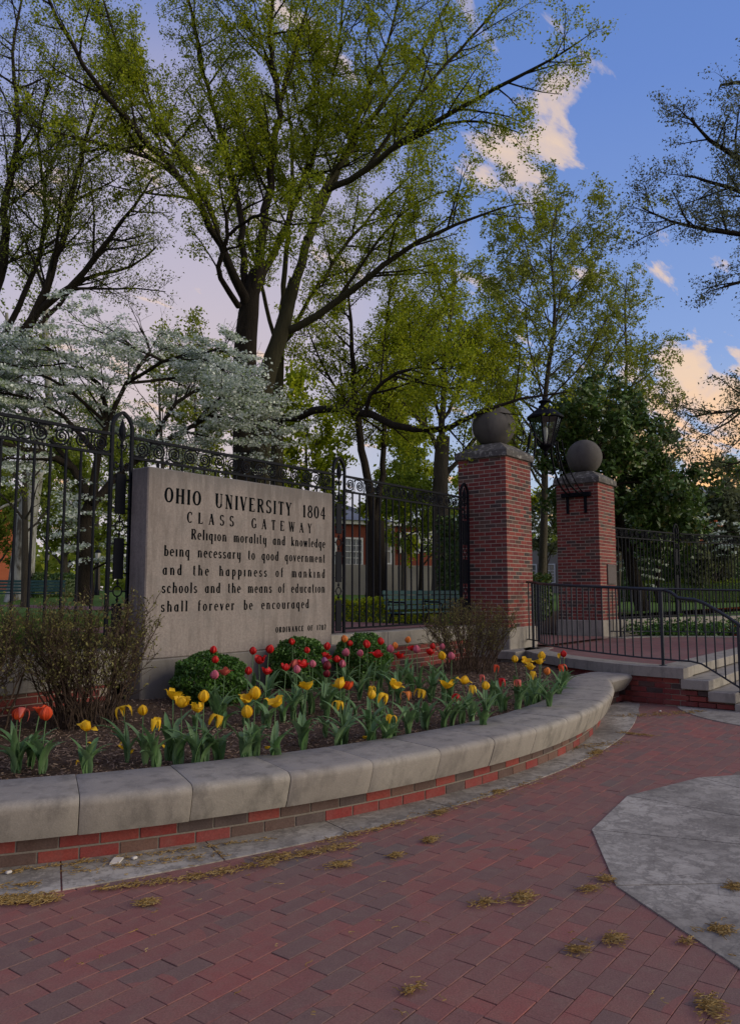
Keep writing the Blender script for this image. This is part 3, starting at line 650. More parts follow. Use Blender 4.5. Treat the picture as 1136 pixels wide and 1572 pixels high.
# ------------------------------------------------------------------ fence
_sh = {}
def shared(key, fn):
    if key not in _sh: _sh[key] = fn()
    return _sh[key]
def spiral_mesh(flip):
    def f():
        m = MB(); P = []
        for i in range(34):
            a = i/33*2.05*2*math.pi; r = .084*(1-i/33*.80); P.append((r*math.cos(a+math.pi/2), 0, r*math.sin(a+math.pi/2)*flip))
        pre = [(-.115, 0, .05*flip), (-.10, 0, .072*flip), (-.07, 0, .086*flip), (-.03, 0, .080*flip)]
        P = [(x if True else x, y, z) for x, y, z in pre+[(-x, y, z) for x, y, z in P]]
        m.tube(P, .0095, 5); 
        m.tube([(.013*math.cos(a), 0, .013*math.sin(a)) for a in np.linspace(0, 2*math.pi, 7)], .006, 4)
        m.tube([(.105, 0, -.1), (.098, 0, -.05), (.105, 0, 0), (.112, 0, .05), (.105, 0, .1)], .005, 4)
        for z in (-.08, .08): m.tube([(.082+.02*math.cos(a), 0, z*.92+.02*math.sin(a)) for a in np.linspace(0, 2*math.pi, 8)], .004, 4)
        return m.mesh('scroll', M['black_iron'])
    return shared(('spiral', flip), f)
def fence_panel(root, p0, p1, zr, zm, zb, nbar, nscroll):
    """p0, p1: (s,t) ends between posts; each bar and scroll a part"""
    a = Vector((*p0, 0)); b = Vector((*p1, 0)); d = b-a; ang = math.atan2(d.y, d.x); L = d.length
    for z, h, nm in ((zr, .03, 'top_rail'), (zm, .026, 'middle_rail'), (zb, .026, 'bottom_rail')):
        m = MB(); m.bar(a+Vector((0,0,z)), b+Vector((0,0,z)), .034, h); m.build(nm, M['black_iron'], root)
    def f():
        m = MB(); m.cbox(0, 0, 0, .021, .021, zm-zb-.022, .002); return m.mesh('bar', M['black_iron'])
    me = shared(('bar', round(zm-zb, 3)), f)
    for i in range(nbar):
        q = a+d*((i+1)/(nbar+1)); put(me, 'bar', root, (q.x, q.y, (zm+zb)/2), (0, 0, ang))
    for i in range(nscroll):
        q = a+d*((i+.5)/nscroll); put(spiral_mesh(1 if i % 2 else -1), 'scroll', root, (q.x, q.y, (zr+zm)/2), (0, 0, ang if i % 4 < 2 else ang+math.pi))
def post_meshes(w, zb, zt):
    """local frame: x along the fence, z from 0; side bars joined by a pointed arch, with plates, rings and a spear"""
    K = {}
    hw = w/2-.015; H = zt-zb
    m = MB(); ys = H-.20
    cc = .075; am = math.acos(cc/(hw+cc)); ys = H-(hw+cc)*math.sin(am)
    P = [(-hw, 0, 0)]+[(cc-(hw+cc)*math.cos(a), 0, ys+(hw+cc)*math.sin(a)) for a in np.linspace(0, am, 8)]
    for sg in (1, -1):
        Q = [(x*sg, y, z) for x, y, z in P]
        for u, v in zip(Q[:-1], Q[1:]): m.bar(Vector(u), Vector(v), .032, .034, up=(0, 1, 0))
    K['frame'] = m.mesh('frame', M['black_iron'])
    m = MB(); m.cbox(0, 0, 0, .118, .022, .42, .004); K['plate'] = m.mesh('plate', M['black_iron'])
    m = MB(); m.tube([(.052*math.cos(a), 0, .052*math.sin(a)) for a in np.linspace(0, 2*math.pi, 17)], .008, 6)
    for z in (-.085, .085): m.lathe([(0.002, z-.018), (.016, z-.008), (.016, z+.008), (.002, z+.018)], 8)
    m.bar(Vector((-hw, 0, 0)), Vector((-.05, 0, 0)), .014); m.bar(Vector((hw, 0, 0)), Vector((.05, 0, 0)), .014)
    m.bar(Vector((0, 0, .05)), Vector((0, 0, .12)), .012); m.bar(Vector((0, 0, -.05)), Vector((0, 0, -.12)), .012)
    K['ring'] = m.mesh('ring', M['black_iron'])
    m = MB(); m.lathe([(.010, 0), (.026, .06), (.018, .10), (.010, .16), (.010, .26), (.024, .28), (.012, .30), (.014, .34), (.036, .40), (.038, .44), (.024, .50), (.004, .56)], 10)
    for sg in (-1, 1):
        m.tube([(sg*x, 0, z) for x, z in ((.012,.05),(.05,.02),(.085,.04),(.09,.08),(.065,.10),(.05,.08))], .011, 6)
        m.tube([(sg*x, 0, z) for x, z in ((.012,.33),(.04,.38),(.075,.40),(hw,.385))], .011, 6)
        m.tube([(sg*x, 0, z) for x, z in ((.010,.27),(.035,.24),(.06,.28),(.05,.31))], .008, 6)
    K['spear'] = m.mesh('spear', M['black_iron'])
    m = MB(); m.bar(Vector((-hw, 0, 0)), Vector((-.042, 0, 0)), .014); m.bar(Vector((hw, 0, 0)), Vector((.042, 0, 0)), .014); K['stub'] = m.mesh('stub', M['black_iron'])
    return K
def fence_post(root, s, t, ang, zb, zt, w=.27):
    K = shared(('post', round(w,2), round(zt-zb,2)), lambda: post_meshes(w, zb, zt))
    P = [bpy.data.objects.new('post', K['frame'])]; o = P[0]; C.objects.link(o); o.parent = root; o.location = Vector((s, t, zb))-BASE[root.name]; o.rotation_euler = (0, 0, ang)
    def sub(k, name, z):
        q = bpy.data.objects.new(name, K[k]); C.objects.link(q); q.parent = o; q.location = (0, 0, z)
    H = zt-zb
    sub('spear', 'spear', H-.63)
    z = H-.62-.03
    for i in range(3):
        zc = z-.21; sub('plate', 'plate', zc)
        for dz in (-.15, .15): sub('stub', 'stub', zc+dz)
        zr_ = zc-.21-.125
        if i < 2: sub('ring', 'ring', zr_)
        z = zc-.21-.25
    return o
def build_fences():
    zr, zm, zb = 3.06, 2.845, .93
    root = empty('iron_fence', (6, 6.97, .86), 'tall black iron fence with scrollwork frieze running behind the stone sign', 'fence', 'ornate iron fences beside the gate')
    T = 6.97
    for s0 in (-2.25, 1.27, 4.79, 8.31): fence_panel(root, (s0+.14, T), (s0+3.52-.14, T), zr, zm, zb, 19, 15)
    for s in (1.27, 4.79, 8.31, 11.70): fence_post(root, s, T, 0, .87, 3.31)
    r2 = empty('iron_fence', (20, 6.3, .8), 'tall black iron fence right of the far gate pillar, before dark shrubs', 'fence', 'ornate iron fences beside the gate')
    pts = [(16.98, 6.93), (20.9, 6.12), (23.9, 4.75), (26.6, 2.9), (28.9, .7)]
    for (a, b) in zip(pts[:-1], pts[1:]):
        va = Vector(a); vb = Vector(b); d = (vb-va).normalized()*.14
        fence_panel(r2, tuple(va+d), tuple(vb-d), 2.93, 2.72, .83, 22, 16)
    for i, p in enumerate(pts[1:]):
        q = Vector(pts[i+1])-Vector(pts[i]); fence_post(r2, p[0], p[1], math.atan2(q.y, q.x), .78, 3.18)
    w = empty('low_wall', (20, 6.2, 0), 'pale low stone wall carrying the iron fence right of the far gate pillar', 'wall')
    for (a, b) in zip(pts[:-1], pts[1:]):
        m = MB(); va = Vector((*a, .38)); vb = Vector((*b, .38)); m.bar(va, vb-(vb-va).normalized()*.008, .34, .80); m.build('wall_stone', M['cap_stone'], w)

# ------------------------------------------------------------------ gate pillars
def build_pillar(s0, t0, label, plaque=False):
    Wd = .945; zb = .835; n = 43; ch = .0678
    root = empty('gate_pillar', (s0, t0, .5), label, 'gate pillar', 'brick gate pillars with stone balls')
    b = shared('pbrick', lambda: (lambda m: (m.cbox(0, 0, 0, .2012, .0925, .0548, .002), m.mesh('brick', M['wall_brick_obj']))[1])(MB()))
    rest = MB(); cnt = 0; cand = []
    for k in range(n):
        z = zb+ch*k+.031
        for side in range(4):
            for i in range(4):
                u = i*.2132+.1016 if k % 2 == 0 else .1025+i*.2132+.1016
                v = .0925/2
                # side 0: front (-t), 1: right (+s), 2: back, 3: left (-s); corner order keeps the bond
                if side == 0: p = (u, v, 0) if k % 2 else (u, v, 0)
                if side == 0: x, y, r_ = u, v, 0
                if side == 1: x, y, r_ = Wd-v, u, 90
                if side == 2: x, y, r_ = Wd-u, Wd-v, 0
                if side == 3: x, y, r_ = v, Wd-u, 90
                vis = side in (0, 3)
                cand.append((0 if vis else 1, k, s0+x, t0+y, z, r_))
    cand.sort(key=lambda c: (c[0], c[1]))
    for q, (vv, k, x, y, z, r_) in enumerate(cand):
        if q < 298: put(b, 'brick', root, (x, y, z+random.uniform(-.0008,.0008)), (0, 0, R(r_)+random.gauss(0,.003)))
        else: rest.cbox(x, y, z, .2012, .0925, .0548, .002, R(r_))
    rest.build('bricks_above', M['wall_brick_isl'], root, kind='stuff')
    m = MB(); m.box(s0+.003, t0+.003, zb-.02, s0+Wd-.003, t0+Wd-.003, zb+ch*n+.001); m.build('mortar_core', M['mortar'], root)
    m = MB(); e = .05; m.cbox(s0+Wd/2, t0+Wd/2, .4675, Wd+2*e, Wd+2*e, .73, .012); m.build('base_stone', M['cap_stone'], root)
    zt = zb+ch*n
    m = MB(); e = .045; c = (s0+Wd/2, t0+Wd/2); h = Wd/2+e
    lv = [(h-.01, zt+.002), (h, zt+.012), (h, zt+.115), (h-.02, zt+.13), (.27, zt+.285), (.20, zt+.30)]
    V = []
    for hh, z in lv: V += [(c[0]-hh, c[1]-hh, z), (c[0]+hh, c[1]-hh, z), (c[0]+hh, c[1]+hh, z), (c[0]-hh, c[1]+hh, z)]
    F = [(3,2,1,0)]+[(4*i+j, 4*i+(j+1)%4, 4*(i+1)+(j+1)%4, 4*(i+1)+j) for i in range(len(lv)-1) for j in range(4)]+[tuple(range(4*len(lv)-4, 4*len(lv)))]
    m.add(V, F); m.build('cap_stone', M['weathered_stone'], root)
    m = MB(); r = .385; prof = [(r*math.sin(a), -r*math.cos(a)) for a in np.linspace(.12, math.pi-.001, 22)]
    m.lathe(prof, 36, (c[0], c[1], zt+.275+r*.965)); m.build('stone_ball', M['ball_stone'], root, smooth=True)
    if plaque:
        m = MB(); m.cbox(s0+.62, t0-.012, 1.80, .50, .03, .44, .006); q = m.build('plaque', M['bronze'], root)
        m = MB(); m.box(s0+.395, t0-.034, 1.605, s0+.845, t0-.024, 1.62); m.box(s0+.395, t0-.034, 1.98, s0+.845, t0-.024, 1.995); m.build('plaque_rim', M['bronze'], q)
    return root
def build_gate():
    build_pillar(11.865, 6.245, 'nearer brick gate pillar with pyramid cap and stone ball, beside the iron fence end')
    build_pillar(15.98, 6.245, 'farther brick gate pillar carrying a bronze plaque and topped by a stone ball', True)
    # wrought arch between the pillars that carries the lantern
    sL, sR = 12.81, 15.98; sc_ = (sL+sR)/2+.10; t = 6.72; DZ = -.10
    root = empty('lantern_bracket', (sc_, t, 3.6), 'black wrought iron bracket arch curving from the pillars up to the lantern', 'iron bracket')
    for sg, edge in ((-1, sL), (1, sR)):
        for dt in (-.14, .14):
            m = MB(); P = []
            for i in range(13):
                a = i/12*math.pi/2; P.append((edge-sg*(1.02+.06)*math.sin(a)*1.0-sg*.0, t+dt*(1-i/12*.55), 3.56+1.0*(1-math.cos(a))))
            m.tube(P, .021, 7); arm = m.build('arm', M['black_iron'], root)
            m = MB(); P = []
            for i in range(13):
                a = i/12*math.pi/2; P.append((edge-sg*(.86)*math.sin(a), t+dt*(1-i/12*.5), 3.60+.26*0+1.02*(1-math.cos(a))+.17*math.sin(2*a)))
            m.tube(P, .013, 6); m.build('arm', M['black_iron'], root)
        m = MB(); m.cbox(edge-sg*.04, t, 3.56, .08, .66, .09, .006); m.build('plate', M['black_iron'], root)
        for dt in (-.20, .20):
            m = MB(); m.cbox(edge-sg*.022, t+dt, 3.34, .04, .055, .36, .004); m.build('strap', M['black_iron'], root)
        for i, (f, rr) in enumerate(((.35,.06),(.62,.06))):
            a = f*math.pi/2; cx = edge-sg*.97*math.sin(a); cz = 3.62+1.0*(1-math.cos(a))+.05; m = MB()
            P = [(cx+rr*(1-k/22*.75)*math.cos(k/22*9), t, cz+rr*(1-k/22*.75)*math.sin(k/22*9)) for k in range(23)]
            m.tube(P, .006, 5); m.build('scroll', M['black_iron'], root)
    m = MB(); m.lathe([(.02,4.20),(.05,4.24),(.03,4.30),(.12,4.40),(.14,4.44),(.05,4.46)], 12, (sc_, t, 0)); m.build('cup', M['black_iron'], root)
    for sg in (-1, 1):
        m = MB(); m.bar(Vector((sc_+sg*.55, t, 4.56)), Vector((sc_+sg*.1, t, 4.42)), .03); m.build('arm', M['black_iron'], root)
    L = empty('gate_lantern', (sc_, t, 4.45), 'large black iron lantern with tapered glass panes hanging high between the gate pillars', 'lantern')
    k = 6; r0, r1, z0, z1 = .15, .335, 4.47, 5.02; rot = R(12)
    def ringp(r, z): return [(sc_+r*math.cos(rot+2*math.pi*j/k), t+r*math.sin(rot+2*math.pi*j/k), z) for j in range(k)]
    a = ringp(r0, z0); b = ringp(r1, z1)
    for j in range(k):
        m = MB(); m.bar(Vector(a[j]), Vector(b[j]), .026); m.build('frame_bar', M['black_iron'], L)
        m = MB(); q = (j+1) % k; m.add([a[j], a[q], b[q], b[j]], [(0,1,2,3)]); m.build('pane', M['lantern_glass'], L)
        m = MB(); mid0 = (Vector(a[j])+Vector(a[q]))/2; mid1 = (Vector(b[j])+Vector(b[q]))/2; m.bar(mid0, mid1, .012); m.build('glazing_bar', M['black_iron'], L)
    m = MB(); m.lathe([(.02,4.40),(.13,4.43),(.165,4.455),(.165,4.475),(.02,4.478)], k, (sc_, t, 0), rot); m.build('bottom_ring', M['black_iron'], L)
    m = MB(); m.lathe([(.30,5.01),(.375,5.02),(.375,5.055),(.35,5.07),(.13,5.25),(.13,5.285),(.10,5.29),(.09,5.34),(.14,5.36),(.13,5.385),(.04,5.42),(.02,5.46),(.004,5.48)], k*2, (sc_, t, 0), rot); m.build('roof', M['black_iron'], L)
    m = MB(); m.lathe([(.008,4.5),(.03,4.6),(.05,4.72),(.05,4.82),(.01,4.86)], 10, (sc_, t, 0)); m.build('bulb', M['lamp_white'], L, smooth=True)
    L.location.z += DZ; root.location.z += DZ*.5

# ------------------------------------------------------------------ platform, stairs and rails
COP = [(10.27,2.98),(10.27,3.25),(10.30,3.6),(10.42,3.95),(10.60,4.35),(10.85,4.82),(11.10,5.20),(11.38,5.55),(11.75,5.88),(12.15,6.12),(12.60,6.22)]
def offset(P, d):
    out = []
    for i, p in enumerate(P):
        a = Vector(P[max(0, i-1)]); b = Vector(P[min(len(P)-1, i+1)]); t_ = (b-a).normalized(); out.append((p[0]+t_.y*d, p[1]-t_.x*d))
    return out
def mirror(P): return [(28.79-s, t) for s, t in P]
def build_platform():
    top = MB(); inner = offset(COP, .30)
    left = offset(COP, .06); right = mirror(left)
    poly = [(left[0][0]+.4, 3.1), (left[0][0]+.02, 3.12)]+left[1:]+[(12.85,6.3),(12.85,7.1),(15.94,7.1),(15.94,6.3)]+right[1:][::-1]+[(28.79-left[0][0]-.4, 3.1)]
    top.prism(poly, -.02, .468); top.build('platform', M['red_path'], kind='structure')
    m2 = MB(); ss = np.arange(10.7,18.2,.4)
    for side, mir in (('left', False), ('right', True)):
        root = empty('stair_wall', (mir and 18.5 or 10.3, 4, 0), 'brick side wall and pale coping %s the gate steps' % ('beyond' if mir else 'on the near side of'), 'wall')
        for i0, i1 in ((0,2),(2,4),(4,6),(6,8),(8,10)):
            O = COP[i0:i1+1]; I = offset(COP, .40)[i0:i1+1]
            if i0 == 0: I[0] = (10.67, 2.98)
            P = O+I[::-1]
            if mir: P = mirror(P)[::-1]
            c = Vector((sum(p[0] for p in P)/len(P), sum(p[1] for p in P)/len(P)))
            P = [tuple(c+(Vector(p)-c)*.996) for p in P]
            m = MB(); m.prism(P[::-1], .352, .480)
            m.build('coping_stone', M['cap_stone'], root)
        # bricks under the coping
        W_ = offset(COP, .05); W_ = [(W_[0][0], 2.2)]+W_[0:]
        b = shared('sbrick', lambda: (lambda m: (m.cbox(0, 0, 0, .2032, .0925, .0585, .003), m.mesh('brick', M['wall_brick_obj']))[1])(MB()))
        pl = [Vector(p) for p in W_]; cum = [0]
        for u, v in zip(pl[:-1], pl[1:]): cum.append(cum[-1]+(v-u).length)
        def at_len(x):
            for i in range(len(cum)-1):
                if x <= cum[i+1]: f = (x-cum[i])/(cum[i+1]-cum[i]); d = (pl[i+1]-pl[i]).normalized(); return pl[i]+(pl[i+1]-pl[i])*f, d
            return None, None
        for k in range(5):
            x = .10+(.1066 if k % 2 else 0)
            while True:
                p, d = at_len(x)
                if p is None: break
                x += .2132
                zc = .012+.0685*k+.03
                lim = 2.15 if k < 1 else (2.50 if k < 3 else 2.80)
                if p.y < lim: continue
                nrm = Vector((d.y, -d.x)); q = p+nrm*.046
                if mir: q = Vector((28.79-q.x, q.y)); d = Vector((-d.x, d.y))
                if mir and k != 4: continue
                put(b, 'brick', root, (q.x, q.y, zc), (0, 0, math.atan2(d.y, d.x)))
        m = MB(); P = offset([tuple(p) for p in pl], .012)+offset([tuple(p) for p in pl], .1)[::-1]
        if mir: P = mirror(P)
        m.prism(P, -.02, .351) if False else m.prism([p for p in P if p[1] > 2.9]+[], -.02, .350)
        m.build('mortar_core', M['mortar'], root)
    r3 = empty('pillar_footing', (12.1, 6.1, 0), 'pale footing wall in front of the near gate pillar behind the spindly shrub', 'wall')
    m = MB(); m.cbox(12.0, 6.06, .415, 1.15, .33, .13, .008); m.build('coping_stone', M['cap_stone'], r3); m = MB(); m.box(11.46, 5.96, 0, 12.5, 6.18, .349); m.build('wall_core', M['plinth_stone'], r3)
    st = empty('gate_steps', (14.4, 2.6, 0), 'broad limestone steps leading up to the brick gate pillars', 'steps')
    tops = [(.480, 3.0, 3.35), (.345, 2.68, 3.02), (.215, 2.38, 2.70), (.088, 2.08, 2.40)]
    for i, (zt, ta, tb) in enumerate(tops):
        x0, x1 = 10.27, 18.52
        cuts = [x0, 11.3, 12.9, 14.4, 15.9, 17.5, x1] if i % 2 else [x0, 11.9, 13.6, 15.2, 16.9, x1]
        if i == 0: cuts = [10.675, 11.9, 13.6, 15.2, 16.9, 18.1]; ta = 2.985
        for a, b_ in zip(cuts[:-1], cuts[1:]):
            m = MB(); m.cbox((a+b_)/2, (ta+tb)/2, zt-.06+.001*i, b_-a-.004, tb-ta, .122, .008); m.build('step_stone', M['cap_stone'], st)
        if i:
            m = MB(); m.box(x0+.10, ta+.035, -.02, x1-.10, tb+.3-.003*i, zt-.125); m.build('riser', M['mortar'], st)
            
def build_side_bricks():
    """bricks showing under the ends of the treads, on the near side wall"""
    pass
def handrail(name, label, top, bottom, nb, posts, base):
    root = empty(name, base, label, 'handrail', 'black steel handrails of the gate steps')
    m = MB(); m.tube(top, .021, 8); m.build('top_rail', M['rail_steel'], root, smooth=True)
    m = MB(); m.tube(bottom, .012, 6); m.build('bottom_rail', M['rail_steel'], root)
    def cum(P):
        c = [0]
        for u, v in zip(P[:-1], P[1:]): c.append(c[-1]+(Vector(v[:2])-Vector(u[:2])).length)
        return c
    def ev(P, c, x):
        for i in range(len(c)-1):
            if x <= c[i+1]+1e-6: f = (x-c[i])/(c[i+1]-c[i]+1e-9); return Vector(P[i])+(Vector(P[i+1])-Vector(P[i]))*f
        return Vector(P[-1])
    ct, cb = cum(top), cum(bottom)
    for i in range(nb):
        f = (i+.5)/nb; a = ev(top, ct, f*ct[-1]); b = ev(bottom, cb, f*cb[-1]); b.x, b.y = a.x, a.y
        m = MB(); m.bar(b, a, .016, .016, up=(0, 1, 0)); m.build('baluster', M['rail_steel'], root)
    for f, zb in posts:
        a = ev(top, ct, f*ct[-1]); m = MB(); m.bar(Vector((a.x, a.y, zb)), a, .034, .034, up=(0, 1, 0)); m.build('post', M['rail_steel'], root)
        m = MB(); m.lathe([(.05, 0), (.05, .008), (.03, .012)], 12, (a.x, a.y, zb)); m.build('foot', M['rail_steel'], root)
    return root
def build_rails():
    mid = [(12.47,6.20)]+offset(COP, .24)[::-1][1:-1]; mid = [p for p in mid if p[1] > 3.27]+[(10.53,3.25)]
    n = len(mid)
    top = [(p[0], p[1], 1.60-.14*i/(n-1)) for i, p in enumerate(mid)]
    bot = [(p[0], p[1], .62-.06*i/(n-1)) for i, p in enumerate(mid)]
    handrail('handrail', 'black handrail with balusters along the near coping from the first gate pillar', top, bot, 27, [(.06,.48),(.985,.478)], (11.3,4.6,.48))
    x = 10.5
    top = [(x,3.25,1.46),(x,3.16,1.43),(x,3.08,1.36),(x,2.98,1.345),(x,2.88,1.34),(x,2.75,1.29),(x,2.6,1.20),(x,2.45,1.10),(x,2.3,.99),(x,2.15,.885),(x,2.0,.78),(x,1.9,.72),(x,1.83,.71)]
    bot = [(x,3.25,.56),(x,2.95,.555),(x,2.82,.53),(x,2.6,.40),(x,2.3,.215),(x,2.0,.05),(x,1.83,.03)]
    handrail('handrail', 'sloping black handrail curving down the near side of the gate steps', top, bot, 13, [(.62,.21),(.97,.0)], (10.5,2.6,.3))
    m_ = lambda P: [(28.79-s, t, z) for s, t, z in P]
    top = [(p[0], p[1], 1.53-.10*i/(n-1)) for i, p in enumerate(mid)]; bot = [(p[0], p[1], .60-.05*i/(n-1)) for i, p in enumerate(mid)]
    handrail('handrail', 'far black handrail behind the nearer one, starting at the plaque pillar', m_(top), m_(bot), 27, [(.06,.48),(.97,.478)], (17.5,4.6,.48))
    top2 = [(x,3.25,1.43),(x,3.1,1.34),(x,2.88,1.32),(x,2.6,1.2),(x,2.3,1.0),(x,2.0,.79),(x,1.83,.72)]
    handrail('handrail', 'far sloping handrail at the farthest end of the gate steps', m_(top2), m_(bot[:1]+[(x,2.9,.54),(x,2.6,.40),(x,2.3,.215),(x,1.83,.03)]) if False else m_([(x,3.25,.55),(x,2.9,.54),(x,2.6,.40),(x,2.3,.215),(x,1.83,.03)]), 13, [(.62,.21)], (18.3,2.6,.3))
# ------------------------------------------------------------------ trees
class Batch:
    def __init__(s): s.g = {}
    def add(s, P, r, k): s.g.setdefault((len(P), k), []).append((P, r))
    def arrays(s):
        Vs = []; Fs = []; off = 0
        for (n, k), L in s.g.items():
            P = np.array([[tuple(p) for p in l[0]] for l in L], float); r = np.array([l[1] for l in L], float)
            T = np.gradient(P, axis=1); T /= np.linalg.norm(T, axis=2)[..., None]+1e-9
            ref = np.where((np.abs(T.mean(1)[:, 2]) > .7)[:, None, None], np.array([1., 0, 0]), np.array([0, 0, 1.]))
            U = np.cross(T, np.broadcast_to(ref, T.shape)); U /= np.linalg.norm(U, axis=2)[..., None]+1e-9; W = np.cross(T, U)
            a = np.arange(k)*2*math.pi/k
            V = P[:, :, None, :]+r[:, :, None, None]*(np.cos(a)[:, None]*U[:, :, None, :]+np.sin(a)[:, None]*W[:, :, None, :])
            i = np.arange(n-1)[:, None]; j = np.arange(k)[None, :]
            F = np.stack([i*k+j, (i+1)*k+j, (i+1)*k+(j+1) % k, i*k+(j+1) % k], -1).reshape(-1, 4)
            F = (F[None]+(np.arange(len(L))*n*k)[:, None, None]).reshape(-1, 4)+off
            Vs.append(V.reshape(-1, 3)); Fs.append(F); off += len(L)*n*k
        return np.concatenate(Vs), np.concatenate(Fs)
rnd = random.Random(11)
def rv(): return Vector((rnd.gauss(0,1), rnd.gauss(0,1), rnd.gauss(0,1)))
def smooth_line(pts, step=.35):
    """Catmull-Rom through (Vector, radius) control points"""
    out = []; n = len(pts)
    for i in range(n-1):
        p0 = pts[max(0,i-1)]; p1 = pts[i]; p2 = pts[i+1]; p3 = pts[min(n-1,i+2)]
        m = max(2, int((p2[0]-p1[0]).length/step))
        for j in range(m):
            u = j/m; u2, u3 = u*u, u*u*u
            p = .5*((2*p1[0])+(p2[0]-p0[0])*u+(2*p0[0]-5*p1[0]+4*p2[0]-p3[0])*u2+(3*p1[0]-p0[0]-3*p2[0]+p3[0])*u3)
            out.append((p, p1[1]+(p2[1]-p1[1])*u))
    out.append(pts[-1]); return out
BR, LF, LR = 1.8, 3.3, .68
class Tree:
    def __init__(s, maxlev=3, dens=(1.6, 3.2, 4.5), leaf=10, spread=.10, up=.03, lenf=(.22, .5), twr=.004, wob=.13, ang=(28, 62), droop=0.0, start=.2, br=1.0):
        s.main = Batch(); s.br = Batch(); s.leafP = []; s.maxlev = maxlev; s.dens = tuple(q*BR*br for q in dens); s.leaf = leaf*LF; s.spread = spread; s.up = up; s.lenf = lenf
        s.twr = twr; s.wob = wob; s.ang = ang; s.droop = droop; s.start = start; s.cmin = 1.0
    def kids(s, line, L, lev, dmul=1.0, start=None):
        start = s.start if start is None else start
        n = max(1, int(L*s.dens[lev-1]*dmul*(1-start)+rnd.random()))
        for q in range(n):
            f = start+(1-start)*(q+rnd.random())/n; i = min(len(line)-2, int(f*(len(line)-1))); u = f*(len(line)-1)-i
            p = line[i][0].lerp(line[i+1][0], u); r = line[i][1]; d = (line[i+1][0]-line[i][0]).normalized()
            ax = d.cross(rv()).normalized(); dd = (Matrix.Rotation(R(rnd.uniform(*s.ang)), 3, ax) @ d)
            ll = s.len1*rnd.uniform(.6, 1.3)*(1.15-.55*f) if lev == 1 else L*rnd.uniform(*s.lenf)*(1.2-.5*f)
            ll = max(ll, .25)
            s.branch(p, dd, ll, min(r*.6, .012+ll*.012) if lev == 1 else min(r*.6, .003+ll*.010), lev)
    def branch(s, p, d, L, r, lev):
        seg = (.0, .30, .2, .14, .1)[lev]; n = max(3, int(L/seg)); n = min(n, 9); line = [(p.copy(), r)]; st = L/n
        r1 = max(s.twr*.6, r*.3)
        for i in range(n):
            d = (d+rv()*s.wob*(.6 if lev == 1 else 1)+Vector((0, 0, s.up-s.droop*(i/n)))).normalized(); p = p+d*st
            line.append((p.copy(), r+(r1-r)*(i+1)/n))
        s.br.add([q[0] for q in line], [max(q[1], s.twr*.5) for q in line], 3 if lev > 1 else 4)
        if lev < s.maxlev: s.kids(line, L, lev+1, start=.15)
        else:
            nl = max(1, int(s.leaf*L/.4*rnd.uniform(.4, 1.5)))
            for k in range(nl):
                f = rnd.uniform(.15, 1.0); i = min(n-1, int(f*n)); q = line[i][0].lerp(line[i+1][0], f*n-i)
                s.leafP.append(q+rv()*s.spread*.5)
    def limb(s, pts, len1=2.0, dmul=1.0, start=.25, wobble=.03, cap=None):
        line = smooth_line([(Vector(p), r*LR) for p, r in pts])
        line = [(p+rv()*min(wobble, r*.35), r) for p, r in line]
        s.main.add([p for p, r in line], [r for p, r in line], 9)
        L = sum((a[0]-b[0]).length for a, b in zip(line[:-1], line[1:])); s.len1 = len1
        if dmul > 0: s.kids(line, L, 1, dmul, start)
        return line
    def trunk(s, pts):
        line = smooth_line([(Vector(p), r) for p, r in pts], .3)
        s.main.add([p for p, r in line], [r for p, r in line], 14)
    def finish(s, name, label, loc, barkm, leafm, lsize, group=None, flat=0.0, seed=1, cat='tree', leafname='crown', keep=1.0, aspect=1.7):
        root = empty(name, loc, label, cat, group)
        V, F = s.main.arrays(); np_mesh('trunk', V, F, M[barkm], root, smooth=True)
        if s.br.g: V, F = s.br.arrays(); np_mesh('branches', V, F, M[barkm], root, smooth=True, kind='stuff')
        P = np.array([tuple(p) for p in s.leafP])
        if keep < 1: P = P[np.random.default_rng(seed).random(len(P)) < keep]
        cap = {'broadleaf_tree': 130000, 'magnolia_tree': 27000, 'dogwood_tree': 90000}.get(name, 11000)
        if len(P) > cap: P = P[np.random.default_rng(seed+1).permutation(len(P))[:cap]]
        V, F = leaves(P, lsize, flat, seed=seed, aspect=aspect); np_mesh(leafname, V, F, M[leafm], root, kind='stuff')
        print(name, 'leaves', len(P)); return root
def PX(*L): return [(at(x, y, d), r) for x, y, d, r in L]
